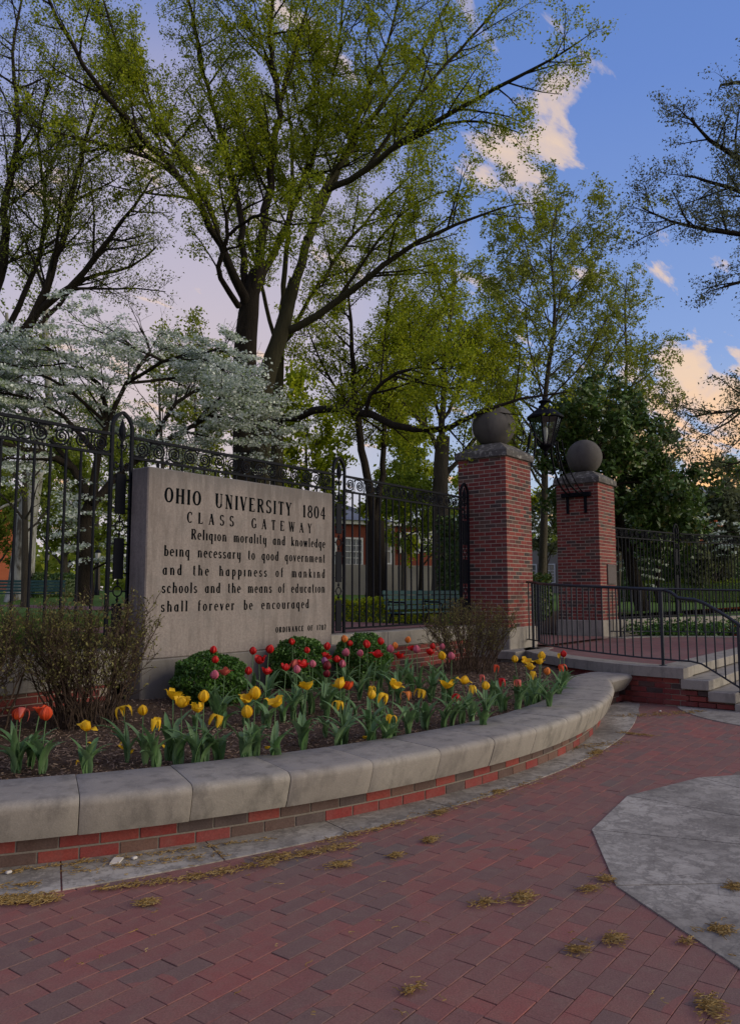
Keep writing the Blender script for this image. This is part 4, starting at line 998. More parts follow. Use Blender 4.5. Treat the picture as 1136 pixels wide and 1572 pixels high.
def build_big_trees():
    g = 'tall campus trees behind the iron fence'
    # the great tree behind the sign
    t = Tree(3, (1.7, 3.4, 4.2), 12, .14, .03, twr=.004)
    t.trunk([(at(378,935,18),.42)]+PX((378,880,18,.33),(377,700,18,.29),(376,560,18,.275),(382,480,18,.24),(392,415,18.1,.13)))
    t.limb(PX((384,480,18,.2),(362,425,17.7,.16),(340,375,17.5,.135),(310,320,17,.12),(255,250,16.5,.11),(190,180,16,.09),(130,100,15.5,.07),(75,0,15,.05),(40,-90,14.8,.025)), 1.9, .7)
    t.limb(PX((310,320,17,.09),(270,268,16.8,.075),(200,232,16.3,.06),(120,212,16,.04),(40,190,15.6,.02)), 1.5)
    t.limb(PX((345,385,17.4,.10),(300,270,17.6,.09),(240,180,18,.075),(190,90,18.3,.055),(150,-30,18.5,.03)), 2.0)
    t.limb(PX((366,470,17.7,.11),(340,428,17,.09),(338,395,16.8,.08),(350,362,16.6,.07),(348,330,16.4,.05),(368,290,16.1,.03)), 1.5, 1.0)
    t.limb(PX((352,360,16.6,.06),(380,338,16.4,.05),(400,330,16.1,.04),(440,345,15.9,.03),(500,340,15.6,.02)), 1.5, 1.4)
    t.limb(PX((386,470,18,.2),(402,380,18,.17),(415,280,18.2,.14),(428,160,18.3,.11),(415,60,18.4,.08),(425,-60,18.4,.05)), 2.1, .9)
    t.limb(PX((430,155,18.3,.08),(450,80,18.5,.06),(475,0,18.6,.045),(490,-60,18.6,.03)), 1.8)
    t.limb(PX((392,450,18,.15),(420,390,18.5,.13),(470,270,19,.10),(500,170,19.5,.07),(520,60,20,.05),(530,-50,20,.03)), 2.1)
    t.limb(PX((376,470,18,.14),(372,350,18.4,.12),(345,220,18.8,.10),(312,110,19,.075),(290,0,19,.05),(270,-80,19,.03)), 2.0)
    t.limb(PX((388,700,17.8,.14),(405,668,17.3,.135),(440,645,16.6,.125),(500,628,15.6,.115),(545,630,15,.11),(600,650,14.5,.10),(670,660,14,.085),(705,648,13.8,.07),(740,632,13.6,.055),(800,612,13.4,.035),(870,602,13.2,.02)), 1.2, .55, .35)
    t.limb(PX((562,638,14.8,.07),(570,605,14.6,.06),(608,572,14.3,.048),(660,560,14,.03),(720,520,13.8,.02)), 1.4, 1.5)
    t.limb(PX((362,640,17.8,.08),(340,560,17,.06),(310,545,16.6,.045),(280,540,16.2,.02)), .9, .6)
    t.finish('broadleaf_tree', 'great spring tree with thick fissured trunk rising behind the stone sign', at(378,905,18), 'bark_dark', 'leaf_green', .062, g, seed=2)
    # leaning double trunk just right of it
    t = Tree(3, (1.7, 3.4, 4.2), 12, .14, .02, twr=.004)
    t.trunk([(at(396,935,17),.32)]+PX((396,890,17,.24),(402,640,17,.21),(412,570,17,.20),(432,510,17,.175),(452,430,17.2,.12)))
    t.limb(PX((444,470,17.1,.18),(470,380,17.5,.15),(495,295,18,.13),(530,240,18.4,.11),(585,160,18.8,.085),(640,90,19,.06),(690,0,19.2,.035)), 2.1, .9)
    t.limb(PX((498,292,18,.12),(560,262,17.6,.11),(620,215,17,.095),(700,170,16.4,.075),(790,120,15.8,.055),(850,88,15.3,.035),(893,62,15,.02)), 1.5, 1.0)
    t.limb(PX((600,230,17.2,.07),(680,192,16.8,.05),(745,188,16.4,.035),(800,205,16,.015)), 1.2)
    t.limb(PX((440,510,17,.14),(510,465,16.7,.115),(560,430,16.4,.10),(620,385,16,.08),(700,345,15.6,.05),(775,318,15.4,.025)), 1.6, 1.0)
    t.limb(PX((470,370,17.5,.11),(520,260,18.4,.09),(560,150,19,.07),(600,50,19.4,.05),(620,-50,19.5,.03)), 2.1)
    t.limb(PX((560,262,17.6,.08),(640,150,17.2,.06),(720,60,17,.045),(790,-20,17,.025)), 1.9)
    t.limb(PX((520,460,16.7,.06),(580,370,16.2,.045),(640,310,15.8,.03),(700,290,15.5,.015)), 1.5)
    t.finish('broadleaf_tree', 'leaning tree whose long limbs reach right towards the open sky', at(396,905,17), 'bark_moss', 'leaf_green', .060, g, seed=3)
    # slim trunk between
    t = Tree(3, (1.5, 3.0, 4.0), 11, .14, .03, twr=.004)
    t.trunk([(at(424,935,22),.26)]+PX((424,880,22,.2),(426,640,22,.17),(430,500,22,.14)))
    t.limb(PX((430,500,22,.13),(440,380,22.3,.11),(450,250,22.6,.08),(440,120,22.8,.05),(450,-20,23,.03)), 2.5)
    t.limb(PX((428,560,22,.10),(400,430,21.6,.08),(360,300,21.4,.06),(330,180,21.2,.035)), 2.3)
    t.limb(PX((430,540,22,.10),(500,420,21.8,.08),(570,330,21.6,.06),(640,260,21.5,.03)), 2.3)
    t.finish('broadleaf_tree', 'slim straight trunk standing close behind the two big trunks', at(424,905,22), 'bark_moss', 'leaf_green', .062, g, seed=4)
    # left tree
    t = Tree(3, (1.6, 3.2, 3.8), 5, .14, .03, twr=.0045, br=1.3)
    t.trunk([(at(-70,950,17),.42)]+PX((-60,880,17,.34),(-40,700,17,.28),(-20,600,17,.26),(5,545,17,.22)))
    t.limb(PX((-30,610,17,.2),(-20,500,17,.18),(5,400,17,.15),(12,300,17,.12),(30,190,17.2,.085),(20,80,17.5,.05),(40,-30,17.6,.03)), 2.1)
    t.limb(PX((5,545,17,.18),(50,490,16.8,.15),(80,420,16.6,.12),(100,345,16.5,.095),(125,240,16.5,.065),(150,150,16.5,.03)), 2.0)
    t.limb(PX((50,490,16.8,.13),(110,440,16.5,.11),(150,390,16.2,.08),(190,340,16,.055),(235,270,15.8,.025)), 1.6)
    t.limb(PX((60,500,16.7,.08),(130,430,17.5,.07),(200,410,17.8,.045),(240,380,18,.02)), 1.3)
    t.limb(PX((-20,560,17,.12),(40,450,17.6,.09),(70,330,18,.07),(60,200,18.2,.045),(90,80,18.4,.02)), 2.0)
    t.finish('broadleaf_tree', 'dark thinly leafed tree at the left edge with fanning limbs above the dogwood', at(-60,905,17), 'bark_dark', 'leaf_olive', .052, g, seed=5)
    # right edge tree
    t = Tree(3, (1.5, 3.3, 4.4), 7, .12, .0, twr=.004, droop=.05, br=1.5)
    t.trunk([(at(1330,960,14),.40)]+PX((1330,900,14,.32),(1320,600,14,.28),(1310,300,14,.24)))
    t.limb(PX((1315,480,14,.15),(1230,400,14,.12),(1160,365,14,.08),(1090,355,14,.055),(1030,340,14,.035),(985,320,14,.015)), 1.1, 1.1)
    t.limb(PX((1310,330,14,.15),(1220,280,13.8,.11),(1150,250,13.6,.08),(1090,215,13.4,.05),(1060,180,13.3,.02)), 1.2, 1.2)
    t.limb(PX((1315,420,14,.12),(1200,330,14.6,.09),(1120,290,14.8,.06),(1060,270,15,.03)), 1.2, 1.2)
    t.limb(PX((1310,300,14,.15),(1230,180,13.8,.10),(1160,130,13.6,.07),(1105,130,13.5,.03)), 1.0, 1.2)
    t.limb(PX((1318,560,14,.13),(1240,470,14,.09),(1170,430,14,.06),(1110,440,14,.03)), 1.0, 1.2)
    t.limb(PX((1320,640,14,.13),(1230,620,14,.09),(1160,628,14,.055),(1110,632,14,.035),(1060,640,14,.015)), 1.1, 1.2)
    t.limb(PX((1320,690,14,.10),(1230,690,14,.07),(1170,700,14,.04),(1115,715,14,.015)), .9, 1.0)
    t.finish('broadleaf_tree', 'sparsely leafed tree reaching in from the right edge of the view', at(1330,930,14), 'bark_dark', 'leaf_grey', .048, None, seed=6)
def generic_tree(name, label, px, d, top, halfw, trunk_r, nl, barkm, leafm, lsize, lean=0, seed=1, base_y=905, first=.35, group=None, maxlev=3, leaf=9, dens=(1.4,2.6,3.6), len1=None, keep=1.0, ups=.03, narrow=1.0, zb=None, cat='tree', elr=(20,50)):
    """px, top: pixel column and crown-top row at forward distance d; halfw: crown half width in px"""
    global rnd
    rnd = random.Random(seed*13+5)
    b = at(px, base_y, d); b.z = TZ(b.x, b.y) if zb is None else zb
    tp = at(px+lean, top, d); H = tp.z-b.z; w = halfw/FPX*d
    t = Tree(maxlev, dens, leaf, .12*lsize/.08, ups, twr=.005*lsize/.08)
    pts = [(b-Vector((0,0,.1)), trunk_r*1.25), (b+Vector((0,0,.25)), trunk_r)]
    for f in (.25, .5, .72, .9, 1.0): pts.append((b.lerp(tp, f)+Vector((rnd.gauss(0,.06), rnd.gauss(0,.06), 0))*f*H*.12, trunk_r*(1-f*.88)))
    line = smooth_line(pts, .4); t.main.add([p for p, r in line], [r for p, r in line], 9)
    for i in range(nl):
        f = first+(.96-first)*((i+.5)/nl); q = line[int(f*(len(line)-1))]
        a = i*2.399+rnd.uniform(-.4,.4); el = R(rnd.uniform(*elr)+25*f)
        reach = w*(1-((f-first)/(1-first))**1.6*.75)*rnd.uniform(.75,1.1)*narrow
        dirv = Vector((math.cos(a)*math.cos(el), math.sin(a)*math.cos(el), math.sin(el)))
        L = reach/math.cos(el)*.9; P = [(q[0].copy(), q[1]*.6)]; p = q[0].copy(); dd = dirv.copy()
        for k in range(4):
            dd = (dd+rv()*.12+Vector((0,0,.05))).normalized(); p = p+dd*L/4; P.append((p.copy(), q[1]*.6*(1-.22*(k+1))+.004))
        t.limb(P, len1 or max(.6, w*.32), 1.0, .2)
    return t.finish(name, label, b, barkm, leafm, lsize, group, seed=seed, keep=keep, cat=cat)
def build_mid_trees():
    g = 'tall campus trees behind the iron fence'
    # forked pair behind the fence, right of the sign
    t = Tree(3, (1.5, 3.0, 4.0), 9, .16, .03, twr=.0045, br=1.25)
    t.trunk([(at(578,925,22),.36)]+PX((578,880,22,.27),(577,800,22,.24)))
    t.limb(PX((577,805,22,.19),(563,730,22,.17),(550,650,22,.15),(542,560,22,.11),(536,470,22,.06),(530,400,22,.03)), 1.9, 1.2, .3)
    t.limb(PX((577,805,22,.15),(586,730,22.2,.13),(592,640,22.4,.11),(590,540,22.6,.08),(600,440,22.8,.04)), 1.9, 1.2, .3)
    t.limb(PX((590,620,22.4,.07),(630,540,22,.05),(670,480,21.8,.02)), 1.5); t.limb(PX((548,640,22,.07),(500,570,21.8,.05),(470,500,21.6,.02)), 1.5)
    t.finish('broadleaf_tree', 'slender forked tree seen through the fence right of the sign', at(578,905,22), 'bark_dark', 'leaf_green', .072, g, seed=7)
    t = Tree(3, (1.4, 2.8, 3.8), 9, .17, .03, twr=.005, br=1.25)
    t.trunk([(at(676,930,25),.36)]+PX((676,890,25,.28),(676,740,25,.25),(680,670,25,.22)))
    t.limb(PX((680,680,25,.17),(682,600,25,.14),(690,500,25,.10),(700,420,25,.05)), 2.2, 1.2, .2)
    t.limb(PX((680,700,25,.13),(640,640,24.7,.10),(600,600,24.4,.06),(560,580,24.2,.02)), 1.7)
    t.limb(PX((682,735,25,.13),(715,690,25,.10),(760,640,25,.07),(790,600,25,.03)), 1.7)
    t.limb(PX((682,640,25,.10),(720,570,25.4,.07),(750,510,25.8,.03)), 1.9)
    t.limb(PX((680,660,25,.10),(650,560,25.6,.07),(620,490,26,.03)), 1.9)
    t.finish('broadleaf_tree', 'grey trunked tree with spreading limbs seen just left of the near gate pillar', at(676,905,25), 'bark_grey', 'leaf_green', .082, g, seed=8)
    generic_tree('broadleaf_tree', 'tall upright tree of fine twigs rising behind the gate lantern', 830, 29, 318, 190, .17, 40, 'bark_grey', 'leaf_olive', .10, 22, 9, first=.30, group=g, leaf=8, dens=(1.4,2.6,3.4), ups=.03, elr=(14,38), narrow=1.15)
    generic_tree('broadleaf_tree', 'lower feathery tree spreading right of the tall one behind the far pillar', 945, 31, 425, 125, .15, 28, 'bark_grey', 'leaf_olive', .10, 20, 10, first=.30, group=g, leaf=8, dens=(1.5,2.6,3.4), ups=.03, elr=(14,40))
    generic_tree('ornamental_tree', 'small bright green tree with layered crown before the brick hall', 645, 27, 772, 95, .10, 14, 'bark_dark', 'leaf_bright', .115, 5, 12, first=.45, leaf=12, dens=(2.0,3.2,3.6), ups=-.03)
    generic_tree('young_tree', 'small round leafy tree seen in the gap between the gate pillars', 838, 38, 770, 40, .09, 12, 'bark_dark', 'leaf_grey', .14, 0, 13, first=.4, leaf=14, dens=(2,3,3.5))
    # dark evergreen behind the far pillar
    global rnd
    rnd = random.Random(41); b = at(985,905,23); b.z = TZ(b.x,b.y)
    t = Tree(3, (2.2, 4.2, 5.5), 18, .22, .02, twr=.006)
    tip = at(900,612,23)
    line = smooth_line([(b,.22),(b.lerp(tip,.4),.15),(b.lerp(tip,.75),.09),(tip,.03)]); t.main.add([p for p,r in line],[r for p,r in line],9)
    for i in range(30):
        f = .30+.67*i/30; q = line[int(f*(len(line)-1))]; a = i*2.399; w = 2.5*(1-abs(f-.55)*1.1)*rnd.uniform(.5,1.35)
        if math.cos(a) < -.2 and f < .75: w *= .6
        dirv = RT*math.cos(a)+FW*math.sin(a)*.8; P = [(q[0], q[1]*.5)]
        off = RT*.25*(1-f)
        for k in (1,2,3): P.append((q[0]+dirv*w*k/3+off*k/3+Vector((0,0,.10*k)), q[1]*.5*(1-.25*k)+.004))
        t.limb(P, .8, 1.2, .25)
    t.finish('magnolia_tree', 'dense dark evergreen with big glossy leaves behind the far gate pillar', b, 'bark_dark', 'leaf_dark', .17, None, seed=14, aspect=2.0)
    # dogwoods
    rnd = random.Random(51)
    def dogwood(b, limbs, label, n=1, size=.046, seed=20, leaf=16, dm=1.0, grp=None, len1=1.0):
        t = Tree(3, (2.2, 4.0, 5.0), leaf, .15, .0, twr=.004, ang=(25,60))
        for L in limbs: t.limb(L, len1, dm, .3)
        # blossoms lie in level sprays: flatten each cluster's height
        P = []
        for p in t.leafP: P.append(Vector((p.x, p.y, p.z-.80*((p.z+.12*math.sin(p.x*2.3)+.12*math.sin(p.y*2.9)) % .26-.13)+rnd.gauss(0,.02))))
        t.leafP = P
        if dm > 1: t.leafP = [p for p in t.leafP if p.z < 6.15-.10*((p-b).dot(RT)-.4)**2+.25*math.sin(p.x*3)*math.sin(p.y*4)]
        return t.finish('dogwood_tree', label, b, 'bark_dark', 'bract', size, grp, flat=.62, seed=seed, leafname='blossom', aspect=1.15)
    D = 13
    tr = PX((128,930,D,.24),(128,890,D,.19),(132,820,D,.165),(138,770,D,.16))
    L = [tr]
    L += [PX((138,775,D,.12),(112,720,D,.10),(60,692,12.6,.07),(0,680,12.2,.05),(-60,660,12,.02)),
          PX((140,770,D,.11),(150,700,13.2,.09),(165,650,13.4,.07),(150,590,13.6,.055),(90,545,13.5,.04),(45,515,13.4,.02)),
          PX((140,775,D,.11),(170,740,13.2,.09),(230,690,13.4,.07),(300,650,13.5,.055),(350,640,13.5,.035),(430,665,13.4,.015)),
          PX((165,650,13.4,.07),(195,588,13.6,.055),(230,540,13.6,.04),(215,505,13.6,.02)),
          PX((195,588,13.6,.05),(250,555,13.2,.045),(320,540,13,.03),(350,530,12.9,.015)),
          PX((230,690,13.4,.06),(270,620,13.8,.05),(330,590,14,.035),(395,600,14,.015)),
          PX((150,700,13.2,.07),(100,640,12.8,.05),(40,610,12.6,.035),(-20,600,12.5,.015)),
          PX((165,650,13.4,.05),(110,600,13,.04),(50,570,12.7,.03),(0,555,12.6,.015)),
          PX((250,555,13.2,.04),(200,530,12.6,.03),(130,500,12.2,.015)),
          PX((300,650,13.5,.045),(340,610,12.8,.03),(390,640,12.4,.015)),
          PX((112,720,D,.07),(60,650,13.4,.05),(20,620,13.6,.02)),
          PX((195,588,13.6,.045),(270,580,14.2,.035),(330,560,14.5,.015))]
    dogwood(at(128,905,D), L, 'white flowering dogwood with layered blossom sprays above the left fence', seed=20, leaf=26, dm=1.5, len1=.9, grp=None)
    D = 24
    L = [PX((1010,925,D,.13),(1010,870,D,.10),(1012,830,D,.08)), PX((1012,840,D,.06),(985,815,D,.05),(955,798,D,.02)), PX((1012,830,D,.06),(1050,805,D,.045),(1090,810,D,.02)),
         PX((1012,830,D,.05),(1030,790,D,.04),(1070,785,D,.02)), PX((1050,805,D,.04),(1110,815,D,.03),(1150,820,D,.02)), PX((1012,850,D,.05),(990,850,D,.04),(960,870,D,.02))]
    dogwood(at(1010,905,D), L, 'small white dogwood behind the right hand fence', size=.10, seed=21, leaf=7, dm=.9, len1=.7)
    rnd = random.Random(61)
    t = Tree(2, (1.2, 2.2), 3, .3, .03, twr=.006)
    t.trunk([(at(30,925,33),.62)]+PX((33,895,33,.52),(42,800,33,.42),(55,720,33,.36),(60,690,33,.33)))
    t.limb(PX((58,700,33,.3),(75,600,33,.25),(70,480,33,.18),(90,360,33,.1)), 3, .6); t.limb(PX((52,760,33,.12),(20,770,32.6,.09),(-20,790,32,.04)), 1.5, .6); t.limb(PX((60,690,33,.2),(30,600,33,.15),(10,480,33,.1)), 3, .6)
    t.finish('sycamore_tree', 'pale barked sycamore with mottled white trunk seen through the left fence', at(30,905,33), 'sycamore_bark', 'leaf_far', .14, None, seed=22)
    # background trees
    gf = 'background trees across the campus green'
    bg = [(100,48,700,90,.22,'leaf_far','mid distance yellow green tree left of the dogwood trunk'),(205,60,690,90,.2,'leaf_far','hazy green tree seen behind the first fence post'),(-10,55,690,70,.25,'leaf_far','spring tree above the left brick house'),
          (300,52,560,110,.25,'leaf_olive','thin tree top showing above the stone sign'),(150,80,640,110,.3,'leaf_far','farthest green tree crown behind the dogwood branches'),(470,44,600,90,.2,'leaf_green','tree filling the sky just right of the big trunks'),
          (760,48,640,80,.22,'leaf_green','tree seen behind the first stone ball'),(620,42,600,70,.18,'leaf_green','tree behind the forked trunks above the brick hall roof'),
          (985,44,760,60,.16,'leaf_dark','dark low tree beneath the right dogwood'),(1095,40,790,75,.16,'leaf_grey','grey green tree behind the right end of the fence'),(1140,70,735,70,.25,'leaf_olive','thin tree before the orange house at the right edge'),
          (40,26,560,110,.14,'leaf_olive','twiggy tree behind the dogwood at the far left'),(250,30,520,90,.13,'leaf_olive','bare twigged tree between dogwood and great trunk')]
    for i, (x, d, top, hw, r_, lm, lab) in enumerate(bg):
        big = d > 38
        generic_tree('background_tree', lab, x, d, top, hw, r_, 16, 'bark_grey', lm, .26 if big else .12, 0, 30+i, first=.22 if big else .35, group=gf, maxlev=3 if not big else 2, leaf=(4 if not big else 26), dens=(1.1,2.4,3) if not big else (1.5, 2.2), len1=None)
# ------------------------------------------------------------------ shrubs
def build_shrubs():
    g = np.random.default_rng(5)
    for i, (s, t, r_, h, lab) in enumerate(((5.30,6.12,.37,.50,'clipped round boxwood ball nearest the left end of the stone sign'), (6.75,6.22,.35,.58,'clipped round boxwood ball before the middle of the stone sign'), (7.85,6.18,.36,.56,'clipped round boxwood ball at the right end of the stone sign'))):
        root = empty('boxwood_shrub', (s, t, .3), lab, 'shrub', 'clipped boxwood balls along the sign')
        n = 12000; a = g.normal(size=(n,3)); a /= np.linalg.norm(a,axis=1)[:,None]
        rr = 1-np.abs(g.normal(0,.09,n)); lump = 1+.07*np.sin(a[:,0]*7+i)*np.sin(a[:,1]*6)+.06*np.sin(a[:,2]*9+a[:,0]*5+i*2)+.03*np.sin(a[:,0]*19)*np.sin(a[:,2]*17+i)
        P = a*(rr*lump)[:,None]*np.array([r_, r_, h*.56]); P += np.array([s, t, .3+h*.52]); P = P[P[:,2] > .31]
        V, F = leaves(P, .032, 0, seed=40+i, aspect=1.4); np_mesh('foliage', V, F, M['leaf_box'], root)
        b = Batch()
        for k in range(40):
            d = Vector(a[k]); d.z = abs(d.z)+.3; d.normalize(); b.add([Vector((s,t,.28)), Vector((s,t,.28))+d*.2, Vector((s,t,.28))+d*.42], [.012,.008,.004], 4)
        V, F = b.arrays(); np_mesh('stems', V, F, M['twig'], root)
    def twiggy(name, label, cx, cy, rx, ry, h, nst, leafn, seed, group):
        rs = random.Random(seed); root = empty(name, (cx, cy, .3), label, 'shrub', group); b = Batch(); LP = []
        for i in range(nst):
            a = rs.uniform(0, 2*math.pi); q = math.sqrt(rs.random()); bx = cx+.45*rx*q*math.cos(a); by = cy+.45*ry*q*math.sin(a)
            p = Vector((bx, by, bed_z(bx,by)-.02)); out = Vector((math.cos(a)*rx, math.sin(a)*ry, 0))*q; top = Vector((cx, cy, .3))+out*1.0+Vector((0,0,h*(1-.22*q*q)*rs.uniform(.75,1.04)))
            n = 8; line = []
            for k in range(n+1):
                f = k/n; z = f; x = f**1.35
                w = Vector((rs.gauss(0,1), rs.gauss(0,1), rs.gauss(0,.4)))*.022
                line.append(Vector((p.x+(top.x-p.x)*x, p.y+(top.y-p.y)*x, p.z+(top.z-p.z)*z))+w)
            r0 = rs.uniform(.006,.013); b.add(line, [r0*(1-.7*k/n) for k in range(n+1)], 4)
            for j in range(rs.randint(8, 13)):
                f = rs.uniform(.35, 1); k = min(n-1, int(f*n)); q0 = line[k].lerp(line[k+1], f*n-k); d = (line[k+1]-line[k]).normalized()+Vector((rs.gauss(0,.6), rs.gauss(0,.6), rs.gauss(.25,.4))); d.normalize()
                L = rs.uniform(.08,.26); tw = [q0]
                for m_ in range(3): d = (d+Vector((rs.gauss(0,.25), rs.gauss(0,.25), rs.gauss(0.1,.2)))).normalized(); tw.append(tw[-1]+d*L/3)
                b.add(tw, [.0032,.0028,.0022,.0015], 3)
                for m_ in range(int(leafn*rs.uniform(.3,1.6)*(.25+f))): u = rs.uniform(.2,1)*3; kk = min(2,int(u)); LP.append(tw[kk].lerp(tw[kk+1],u-kk)+Vector((rs.gauss(0,.012), rs.gauss(0,.012), rs.gauss(0,.012))))
                for e in range(2):
                    f2 = rs.uniform(.3,1)*3; kk = min(2, int(f2)); q1 = tw[kk].lerp(tw[kk+1], f2-kk); d2 = (d+Vector((rs.gauss(0,.7), rs.gauss(0,.7), rs.gauss(.2,.4)))).normalized(); L2 = L*.5
                    b.add([q1, q1+d2*L2*.5, q1+d2*L2], [.002,.0016,.0012], 3)
                    if rs.random() < .8*f: LP.append(q1+d2*L2); LP.append(q1+d2*L2*.7)
        V, F = b.arrays(); np_mesh('stems', V, F, M['twig'], root); V, F = leaves(LP, .025, 0, seed=seed, aspect=2.0); np_mesh('young_leaves', V, F, M['leaf_bud'], root)
    gg = 'budding twiggy shrubs at the planter corners'
    twiggy('budding_shrub', 'large twiggy shrub with olive buds left of the sign, nearest it', 3.88, 5.95, .74, .55, 1.05, 85, 6, 71, gg)
    twiggy('budding_shrub', 'twiggy budding shrub cut by the left edge of the view', 2.85, 6.15, .80, .55, 1.02, 80, 6, 72, gg)
    twiggy('budding_shrub', 'spindly budding shrub between the tulips and the near gate pillar', 9.75, 5.75, .95, .62, .95, 70, 5, 73, gg)
    def hedge(label, c, lx, ly, h, seed, mat='leaf_bright', sz=.07, n=9000, rz=0):
        root = empty('hedge', c, label, 'hedge'); gg_ = np.random.default_rng(seed); P = gg_.uniform(-1,1,(n,3)); ax = gg_.integers(0,3,n); P[np.arange(n), ax] = np.sign(P[np.arange(n), ax])*gg_.uniform(.82,1.03,n)
        P[:,2] = np.abs(P[:,2]); P *= np.array([lx/2, ly/2, h]); P[:,2] *= 1+.08*np.sin(P[:,0]*5)
        c_, s_ = math.cos(rz), math.sin(rz); X = P[:,0]*c_-P[:,1]*s_; Y = P[:,0]*s_+P[:,1]*c_; P = np.stack([X+c[0],Y+c[1],P[:,2]+c[2]],1)
        V, F = leaves(P, sz, 0, seed=seed); np_mesh('foliage', V, F, M[mat], root)
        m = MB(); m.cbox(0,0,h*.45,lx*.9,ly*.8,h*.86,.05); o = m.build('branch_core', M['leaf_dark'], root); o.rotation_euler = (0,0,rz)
        for v in o.data.vertices: pass
        o.data.transform(Matrix.Translation(BASE[root.name])); o.location = (0,0,0)
    c = at(560,925,18.8); hedge('leafy low hedge behind the path, right of the sign', (c.x, c.y, TZ(c.x,c.y)), 3.4, .8, .62, 81, 'leaf_green', .07, 9000, -.5)
    c = at(735,925,21); hedge('dark evergreen bush beside the near gate pillar, behind the bench', (c.x, c.y, TZ(c.x,c.y)), 2.0, 1.4, 2.3, 82, 'leaf_dark', .11, 9000)
    c = at(1110,900,40); hedge('yellow green clipped hedge beyond the right fence', (c.x, c.y, TZ(c.x,c.y)), 8.5, 1.4, 1.1, 83, 'leaf_bright', .08, 9000, -1.0)
    c = at(985,900,42); hedge('dark bush mass beyond the right fence, near the far pillar', (c.x, c.y, TZ(c.x,c.y)), 6.5, 2.4, 2.6, 84, 'leaf_dark', .18, 9000, -.9)
    c = at(1060,900,44); hedge('dark bush mass beyond the right fence, behind its first post', (c.x, c.y, TZ(c.x,c.y)), 6.5, 2.4, 2.9, 85, 'leaf_dark', .18, 8000, -.9)
    c = at(88,905,34); hedge('dark round hedge clump by the left lamp posts', (c.x, c.y, TZ(c.x,c.y)), 2.6, 1.4, .95, 86, 'leaf_dark', .10, 5000)
    c = at(838,930,19); hedge('narrow dark shrub just behind the near gate pillar', (c.x-.55, c.y, TZ(c.x,c.y)-.2), .5, .6, 1.1, 87, 'leaf_dark', .08, 2500)
    # bed of greenery and tulips beyond the right flank
    c = at(1085,975,19.5); root = empty('right_bed_greenery', (c.x, c.y, .45), 'low green planting in the bed beneath the right fence', 'plants'); root['kind'] = 'stuff'
    P = []
    for i in range(9000):
        f = g.random(); q = Vector((17.6,5.9,.5)).lerp(Vector((23.5,1.2,.35)), f)+Vector((g.normal(0,.30), g.normal(0,.30), 0)); q.z += abs(g.normal(0,.13)); P.append(q)
    V, F = leaves(P, .09, 0, seed=90); o = np_mesh('foliage', V, F, M['leaf_box'], root, kind='stuff')
    m = MB(); m.add([(16.9,6.2,.46),(19.6,0,.40),(26,0,.40),(24.5,3.2,.44),(20.5,6.2,.46)], [(0,1,2,3,4)]); m.build('bed_soil_right', M['mulch'], kind='structure')
    # distant woods closing the view all along the horizon
    n = 36000; A = g.uniform(-1.1, .9, n); Dd = g.uniform(105, 150, n); hh = 9+3*np.sin(A*9)+2*np.sin(A*23+1)+1.2*np.sin(A*51)
    Zz = 1.2+g.beta(1.3, 1.6, n)*hh; th = YAW+A; P = np.stack([np.sin(th)*Dd, np.cos(th)*Dd, Zz], 1)
    V, F = leaves(P, 1.15, 0, seed=91); np_mesh('distant_woods', V, F, M['leaf_far'], kind='stuff')
    # grass seen through the left fence
    n = 60000; S = g.uniform(0.5, 9.5, n); T_ = 7.2+g.gamma(1.6, 2.2, n); ok = (S < 6.1) | (T_ > 11.5); S, T_ = S[ok], T_[ok]; n = len(S)
    Z = np.array([TZ(s, t) for s, t in zip(S, T_)]); a = g.uniform(0, 2*math.pi, n); h = g.uniform(.03,.075,n)
    b0 = np.stack([S-np.cos(a)*.005, T_-np.sin(a)*.005, Z], 1); b1 = np.stack([S+np.cos(a)*.005, T_+np.sin(a)*.005, Z], 1); tp = np.stack([S+g.normal(0,.025,n), T_+g.normal(0,.025,n), Z+h], 1)
    np_mesh('grass', np.stack([b0,b1,tp],1).reshape(-1,3), np.arange(3*n).reshape(n,3), M['grass_blade'], kind='stuff')
